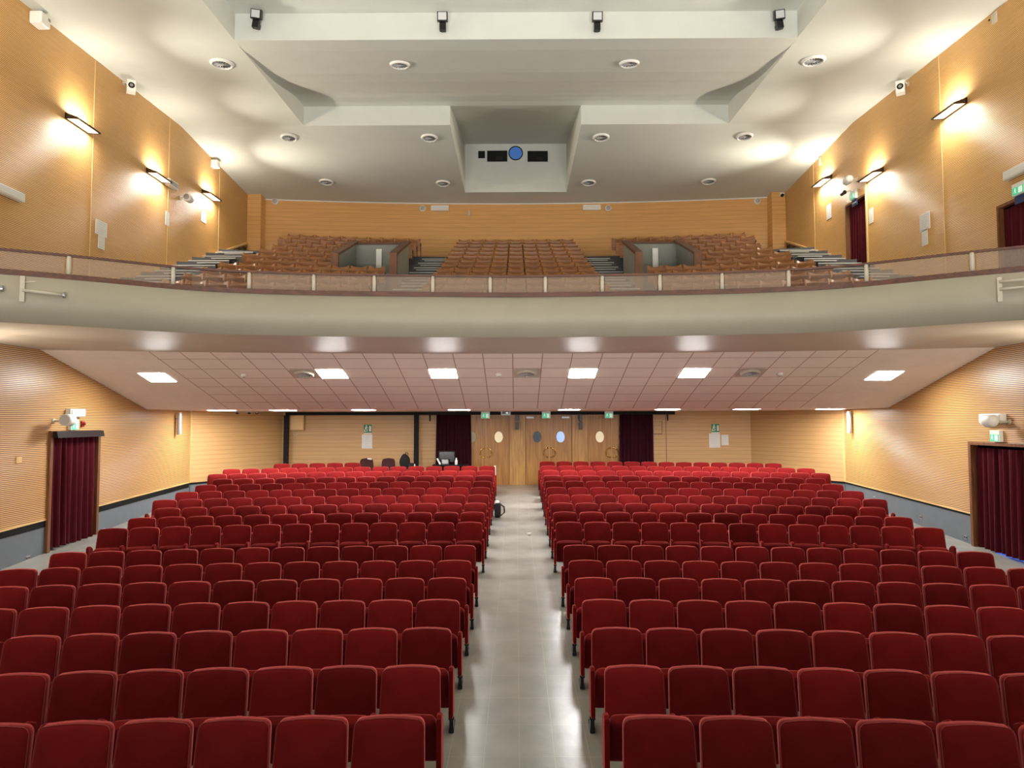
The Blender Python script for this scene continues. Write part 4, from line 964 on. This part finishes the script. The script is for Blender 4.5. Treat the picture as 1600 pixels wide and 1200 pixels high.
# left: emergency light, horn, exit sign, red alarm over the doorway
t = wall_box('emergency_light', (-XL, 14.66, H(.19)), LRZ, (.50, .12, .17), 'white emergency light on the panelled wall above the red alarm light', 'lamp')
MB().lohi((-.22, -.135, -.065), (.22, -.118, .065)).build('diffuser', M_PAPER, t)
t = cam_speaker((-XL, 14.05, H(.04)), LRZ, -1, 'white round horn speaker on an arm beside the emergency light and red alarm')
exit_sign((-XL, 14.63, H(-.06)), LRZ, .26, .22, 'green exit sign between the horn speaker and the red alarm light')
t = thing('alarm_light', 'red alarm light on the panelled wall by the exit sign', 'alarm light', (-XL, 14.98, H(-.04)), LRZ)
MB().lohi((-.05, -.03, -.07), (.05, 0, .06)).build('base', M_RED, t); MB().lathe([(.034, -.03), (.03, -.07), (.015, -.085), (0, -.088)], (0.0, 0, 0), 'Y', 14).build('lens', M_RED, t, True)
t = wall_box('blank_plate', (-XL, 13.1, H(-.71)), LRZ, (.13, .02, .12), 'plain square cover plate on the panelled wall before the pelmeted doorway', 'wall plate', M_STRIP)
# right
t = wall_box('emergency_light', (XL, 13.68, H(.03)), RRZ, (.62, .13, .19), 'white emergency light above the blue-lit curtained doorway', 'lamp')
MB().lohi((-.28, -.145, -.07), (.28, -.128, .07)).build('diffuser', M_PAPER, t)
cam_speaker((XL, 13.3, H(-.01)), RRZ, 1, 'white round horn speaker on an arm above the blue-lit curtained doorway')
exit_sign((XL, 13.62, H(-.31)), RRZ, .27, .22, 'green exit sign just above the frame of the blue-lit curtained doorway')
for sd, y, lb in ((-1, 19.1, 'brushed steel tube lamp in the rear corner on the black post side'), (1, 19.45, 'brushed steel tube lamp in the rear corner away from the black posts')):
    t = thing('tube_lamp', lb, 'lamp', (sd * 9.24, y, H(-.05)), 0)
    MB().lathe([(0, -.30), (.055, -.30), (.06, -.29), (.06, .29), (.055, .30), (0, .30)], n=18).build('tube', M_CHROME, t, True); MB().lohi((0 if sd > 0 else -.11, -.015, .12), (.11 if sd > 0 else 0, .015, .15)).build('bracket', M_GREYM, t)
def socket(loc, rz, label):
    t = thing('wall_socket', label, 'socket', loc, rz); MB().bevel_box((0, -.012, 0), (.12, .024, .085), .004).build('plate', M_GREYM, t)
    mb = MB(); [mb.lathe([(0, -.026), (.017, -.026), (.017, -.022)], (x, 0, 0), 'Y', 10) for x in (-.028, .028)]; mb.build('outlet', M_BLACK, t)
for sd, y, h, lb in ((1, 18.45, -2.03, 'small socket on the grey base wall farthest along, beneath the panelling of the blue-lit doorway'), (1, 16.35, -2.24, 'small socket midway along the grey base wall towards the blue-lit doorway'), (1, 14.75, -2.44, 'small socket on the grey base wall right by the blue-lit doorway'), (-1, 13.46, -2.60, 'small socket low on the grey base wall before the pelmeted doorway'), (-1, 15.9, -2.45, 'small socket on the grey base wall just beyond the pelmeted doorway')):
    socket((sd * (XL + .03), y, H(h)), RRZ if sd > 0 else LRZ, lb)

# ---------------------------------------------------------------- rear wall of the stalls: beam, posts, doors, curtains
o = MB().lohi((-7.53, 22.72, H(.205)), (5.16, 22.84, H(.30))).build('curtain_beam', M_BLACK); tag(o, 'long black beam under the ceiling above the oak doors', 'beam')
for x, lb in ((-7.49, 'black post at the outer end of the beam, by the electrical box'), (-3.25, 'black post beside the black backpack')):
    t = thing('black_post', lb, 'post', (x, 22.72, 0)); MB().lohi((-.075, -.05, .74), (.075, .05, H(.205))).build('shaft', M_BLACK, t); MB().lohi((-.11, -.09, .745), (.11, .09, .775)).build('foot_plate', M_BLACKG, t)
for x in (-2.83, 4.92):
    t = thing('beam_bracket', 'small black hook under the beam ' + ('between the second post and the dark curtain' if x < 0 else 'past the dark curtain next to the wall hatch'), 'bracket', (x, 22.78, H(.21)))
    MB().prism([(-.02, 0), (.03, 0), (.03, -.20), (.0, -.22)], 'Y', -.03, .03).build('hook', M_BLACK, t)
fz = floor_z(0, 22.7)
curtain('stage_curtain', -.57, .57, fz + .02, H(.24), M_CURTD, 'dark plum curtain gathered between the second post and the oak doors', (-2.05, 22.86, 0), 0, 9, .05, 11)
curtain('stage_curtain', -.56, .56, fz + .02, H(.24), M_CURTD, 'dark plum curtain gathered beyond the oak doors near the wall hatch', (3.92, 22.86, 0), 0, 9, .05, 12)
DT = H(.17)
def leaf(d, x0, x1, oval, om, hx, closer):
    o = MB().lohi((x0 + .010, YW - .02, fz), (x1 - .010, YW + .03, DT)).build('door_leaf', M_DOORW, d)
    w_ = MB(); n = 28; rx, rz_ = .142, .185; c = (oval, H(-.52)); vs_ = [(c[0] + rx * math.cos(2 * PI * k / n), YW - .024, c[1] + rz_ * math.sin(2 * PI * k / n)) for k in range(n)]
    w_.add(vs_, [tuple(range(n))]); w_.build('oval_window', om, o)
    MB().tube([(c[0] + (rx + .008) * math.cos(2 * PI * k / n), YW - .026, c[1] + (rz_ + .008) * math.sin(2 * PI * k / n)) for k in range(n)], .013, 6, closed=True).build('window_rim', M_DOORF, o, True)
    if hx:
        sg = 1 if hx > 0 else -1; xh = (x1 - .03) if sg < 0 else (x0 + .03); pts = []
        for k in range(11): a = -PI / 2 + PI * k / 10; pts.append((xh + sg * (.03 + .135 * math.cos(a)), YW - .07, H(-1.03) + .15 * math.sin(a)))
        pts = [(xh + sg * .02, YW - .02, H(-1.18))] + pts + [(xh + sg * .02, YW - .02, H(-.88))]
        MB().tube(pts, .022, 8).build('handle', M_BRASS, o, True)
    if closer:
        mb = MB(); mb.lohi((closer - .12, YW - .07, H(.09)), (closer + .12, YW - .02, H(.15))); mb.tube([(closer, YW - .06, H(.15)), (closer + .18, YW - .09, H(.165))], .01, 6); mb.build('door_closer', M_GREYM, o)
for nm, xa, xm, xb, oa, ob_, ma, mb_, ca, cb in (('door_1', -1.78, -1.0, -.23, -1.46, -.58, M_OVO, M_OVC, None, None), ('door_2', .30, 1.08, 1.83, .68, 1.45, M_OVG, M_OVB, .45, 1.62), ('door_3', 2.34, 3.13, 3.94, 2.74, 3.5, M_OVC, M_OVO, None, None)):
    d = struct(MB().lohi((xa - .02, YW + .03, fz), (xb + .02, YW + .06, DT + .02)).build(nm, M_DARK))
    leaf(d, xa, xm, oa, ma, -1, ca); leaf(d, xm, xb, ob_, mb_, 1, cb)
    MB().lohi((xm - .014, YW - .032, fz), (xm + .014, YW - .018, DT)).build('meeting_strip', M_DOORF, d)
k = 16
for x0, x1 in ((-.23, .30), (1.83, 2.34)):
    mb = MB(); mb.lohi((x0, YW - .05, fz), (x1, YW + .04, H(.36)))
    for x in (x0 + .035, x1 - .035, x0 + .13, x1 - .13): mb.lohi((x - .025, YW - .07, fz), (x + .025, YW - .04, H(.36)))
    struct(mb.build('trim_%d' % k, M_DOORF)); k += 1
struct(MB().lohi((-1.85, YW - .03, DT), (4.0, YW + .06, H(.36))).build('trim_18', M_DOORF))
for x, lb in ((.03, 'slim black speaker hanging on the door pillar beside the emergency lamp'), (2.09, 'slim black speaker hanging on the door pillar between blue and cream oval windows')):
    t = thing('column_speaker', lb, 'speaker', (x, 22.80, H(-.01)))
    MB().bevel_box((0, 0, .13), (.11, .12, .25), .01).build('upper_cabinet', M_BLACKG, t); MB().bevel_box((0, 0, -.14), (.11, .12, .25), .01).build('lower_cabinet', M_BLACKG, t); MB().lohi((-.02, -.02, .24), (.02, .02, .26)).build('hanger', M_BLACK, t)
for x, lb in ((-1.0, 'green exit sign above the oak doors next to the plum curtain and emergency lamp'), (.97, 'green exit sign above the oak doors with grey and blue oval windows'), (3.0, 'green exit sign above the oak doors next to the far plum curtain')):
    exit_sign((x, 22.68, H(.21)), 0, .28, .25, lb)
t = wall_box('emergency_light', (-.34, 22.68, H(.27)), 0, (.32, .10, .17), 'small boxed emergency lamp on the black beam near the first slim black speaker', 'lamp', M_GREYM)
MB().lohi((-.12, -.108, -.05), (.12, -.098, .05)).build('lens', M_DARKGL, t); MB().lohi((.0, -.115, -.03), (.08, -.105, .02)).build('reflector', M_SIGNW, t)

def escape_sign(x, h, label):
    t = thing('escape_sign', label, 'sign', (x, YW - .022, H(h)))
    MB().lohi((-.13, -.012, -.135), (.13, 0, .135)).build('board', M_GREEN, t)
    mb = MB(); running_man(mb, 1.5, -.03, .0, -.012); mb.lohi((.05, -.016, -.09), (.11, -.012, .09)); mb.lohi((-.12, -.016, -.095), (-.05, -.012, -.07)); mb.build('pictogram', M_PAPER, t)
    mb = MB(); mb.lohi((-.13, -.010, -.175), (.13, 0, -.135)); mb.build('caption_strip', M_PAPER, t)
escape_sign(-4.89, -.24, 'green running-man escape sign on the rear wall between the two black posts')
paper((-4.91, YW - .022, H(-.66)), 0, .34, .46, 'white evacuation sheet under the escape sign between the black posts')
escape_sign(6.53, -.24, 'green running-man escape sign on the rear wall away from the posts')
paper((6.50, YW - .022, H(-.65)), 0, .36, .46, 'white evacuation sheet under the escape sign, beside a smaller sheet')
paper((6.84, YW - .022, H(-.63)), 0, .23, .34, 'smaller white sheet to one side of the evacuation sheet on the rear wall')
t = thing('electrical_box', 'wooden electrical box under the beam beside the outer black post', 'box', (-7.19, YW - .02, H(-.03)))
MB().bevel_box((0, -.07, 0), (.48, .14, .52), .01).build('body', M_BOARD, t); MB().lohi((-.21, -.148, -.23), (.21, -.138, .23)).build('door', M_STRIP, t); MB().tube([(-.15, -.05, -.26), (-.12, -.05, -.42), (.0, -.05, -.40), (.03, -.05, -.28)], .008, 6).build('cable', M_CREAM, t, True)
t = thing('wall_hatch', 'square wooden hatch with dark edge beside the far plum curtain', 'hatch', (4.64, YW - .02, H(-.22)))
MB().lohi((-.13, -.02, -.21), (.13, 0, .21)).build('panel', M_BOARD, t); mb = MB(); [mb.lohi(a, b) for a, b in (((-.14, -.022, -.22), (.15, 0, -.20)), ((.13, -.022, -.22), (.15, 0, .22)))]; mb.build('edge', M_TRIMW, t)
MB().lohi((4.905, YW - .03, ZB), (4.925, YW - .015, H(.2))).build('trim_19', M_TRIMW)['kind'] = 'structure'
# ceiling camera bar on the flat ceiling corner
t = thing('camera_bar', 'dark bracket with small cameras under the flat ceiling near the outer post', 'camera', (-8.0, 20.6, H(.30)))
MB().lohi((-.35, -.02, -.02), (.35, .02, .01)).build('bar', M_GREYM, t)
for x in (-.25, .1, .33): MB().lathe([(0, -.06), (.03, -.05), (.035, .04), (0, .05)], (x, 0, -.05), 'Y', 12).build('camera_head', M_LENS, t, True)

# ---------------------------------------------------------------- things at the back of the stalls
def shell_chair(x, y, z, label):
    t = thing('shell_chair', label, 'chair', (x, y, z), .05)
    out = cushion_outline(.235, .205, .42, .90, .09, .05, .012); mb = MB(); cushion(mb, out, lambda q: (q - .4) * .2, [(.04, .05), (0, .04), (0, .015), (.05, 0), (.3, .012), (.7, .02)]); mb.build('backrest', M_BROWNCH, t, True)
    mb = MB(); mb.bevel_box((0, -.20, .44), (.46, .44, .05), .02); mb.build('seat', M_BROWNCH, t)
    for a in (-.2, .2):
        for b in (-.38, .02): MB().tube([(a, b, 0), (a * .95, b * .95, .43)], .012, 8).build('leg', M_CHROME, t, True)
z = floor_z(4.5, 22.2)
shell_chair(-4.80, 22.35, z, 'maroon shell chair behind the last seats with a white tag on top')
shell_chair(-4.10, 22.35, z, 'maroon shell chair behind the last seats beside the black backpack')
o = MB().box((-4.70, 22.40, z + .895), (.13, .035, .04), Matrix.Rotation(.15, 4, 'Y')).build('paper_tag', M_PAPER); tag(o, 'white crumpled tag on the top edge of the maroon chair', 'paper')
t = thing('stool', 'dark low stool holding the black backpack by the second post', 'stool', (-3.45, 22.2, z)); MB().bevel_box((0, 0, .52), (.5, .36, .05), .015).build('seat', M_BROWNCH, t)
for a in (-.2, .2):
    for b in (-.14, .14): MB().tube([(a, b, 0), (a, b, .5)], .014, 8).build('leg', M_CHROME, t, True)
t = thing('backpack', 'black backpack slumped beside the second black post', 'backpack', (-3.48, 22.15, z + .549))
bm = bmesh.new(); bmesh.ops.create_icosphere(bm, subdivisions=3, radius=1)
for v in bm.verts:
    c = v.co; k = 1 + .08 * math.sin(5 * c.x + 3 * c.z); v.co = Vector((c.x * .17 * k - .04, c.y * .12, c.z * .26 * (1 - .1 * c.x) + .26))
me = bpy.data.meshes.new('bag'); bm.to_mesh(me); bm.free(); me.materials.append(M_FABB)
for p in me.polygons: p.use_smooth = True
place(me, 'bag', t)
mb = MB(); mb.bevel_box((.14, -.04, .12), (.2, .16, .22), .05); mb.build('front_pocket', M_FABB, t); MB().tube([(-.05, .05, .50), (-.02, .02, .56), (.03, .02, .55), (.05, .05, .49)], .012, 6).build('loop', M_FABB, t, True)
MB().tube([(.2, 0, .22), (.27, -.02, .2), (.29, -.02, .08), (.24, 0, .0)], .012, 6).build('strap', M_FABB, t, True)
t = thing('bottle', 'small white bottle in front of the black backpack', 'bottle', (-3.20, 22.02, z + .545)); MB().lathe([(0, 0), (.032, 0), (.034, .01), (.034, .13), (.014, .16), (.014, .18), (0, .18)], n=16).build('body', M_WHITE, t, True); MB().lathe([(0, .205), (.017, .205), (.017, .178)], n=12).build('cap', M_SIGNW, t)
t = thing('table', 'dark technician table before the plum curtain carrying the black monitor', 'table', (-2.1, 22.3, z)); MB().bevel_box((0, 0, .70), (1.1, .5, .04), .01).build('table_top', M_BLACK, t)
for a in (-.5, .5):
    for b in (-.2, .2): MB().tube([(a, b, 0), (a, b, .69)], .018, 8).build('leg', M_BLACKG, t)
t = thing('monitor', 'black monitor standing before the plum curtain', 'monitor', (-2.22, 22.35, z + .72))
MB().bevel_box((0, 0, .24), (.52, .06, .36), .012).build('casing', M_BLACKG, t); MB().lohi((-.23, -.036, .09), (.23, -.029, .39)).build('screen', M_DARKGL, t); mb = MB(); mb.lohi((-.03, -.02, 0), (.03, .02, .1)); mb.lohi((-.12, -.08, 0), (.12, .08, .015)); mb.build('stand', M_BLACKG, t)
t = thing('equipment_box', 'small grey mixer box in front of the monitor', 'device', (-2.25, 22.13, z + .72)); MB().bevel_box((0, 0, .09), (.22, .06, .16), .012).build('body', M_GREYM, t); MB().lohi((-.08, -.034, .05), (.08, -.029, .14)).build('display', M_PRINT, t)
t = thing('bottle', 'white bottle standing beside the monitor before the plum curtain', 'bottle', (-1.9, 22.13, z + .72)); MB().lathe([(0, 0), (.04, 0), (.042, .01), (.042, .14), (.018, .17), (.018, .19), (0, .19)], n=16).build('body', M_WHITE, t, True); MB().lathe([(0, .215), (.02, .215), (.02, .188)], n=12).build('cap', M_SIGNW, t)
o = MB().box((-2.45, 22.08, z + .83), (.05, .02, .22), Matrix.Rotation(-.5, 4, 'Y')).build('paper_roll', M_PAPER); tag(o, 'white leaning paper strip beside the grey mixer box', 'paper')
# at the aisle end of the left block
zz = floor_z(.7, 17.3)
t = thing('backpack', 'black and white backpack on the aisle floor against the end seats', 'backpack', (-.47, 17.55, zz))
mb = MB(); mb.bevel_box((0, 0, .19), (.16, .28, .36), .05); mb.build('bag', M_FABB, t, True); MB().bevel_box((-.02, .02, .36), (.12, .18, .14), .04).build('white_panel', M_WHITE, t, True)
MB().tube([(.07, -.06, .34), (.16, -.08, .28), (.17, -.08, .14), (.08, -.06, .06)], .018, 8).build('strap', M_FABB, t, True)
t = thing('cup', 'small white cup lying on the grey aisle floor', 'cup', (.28, 15.6, floor_z(.28, 15.6)))
MB().lathe([(0, 0), (.035, 0), (.045, .05), (.04, .05), (.03, .008), (0, .008)], n=16).build('body', M_WHITE, t, True)
t = thing('whiteboard', 'pale upright panel leaning at the aisle end of the last rows', 'panel', (-.66, 21.1, floor_z(.6, 21.1))); MB().lohi((-.02, -.02, .05), (.04, .02, .80)).build('board', M_PAPER, t); MB().lohi((-.05, -.1, 0), (.06, .1, .05)).build('foot', M_GREYM, t)
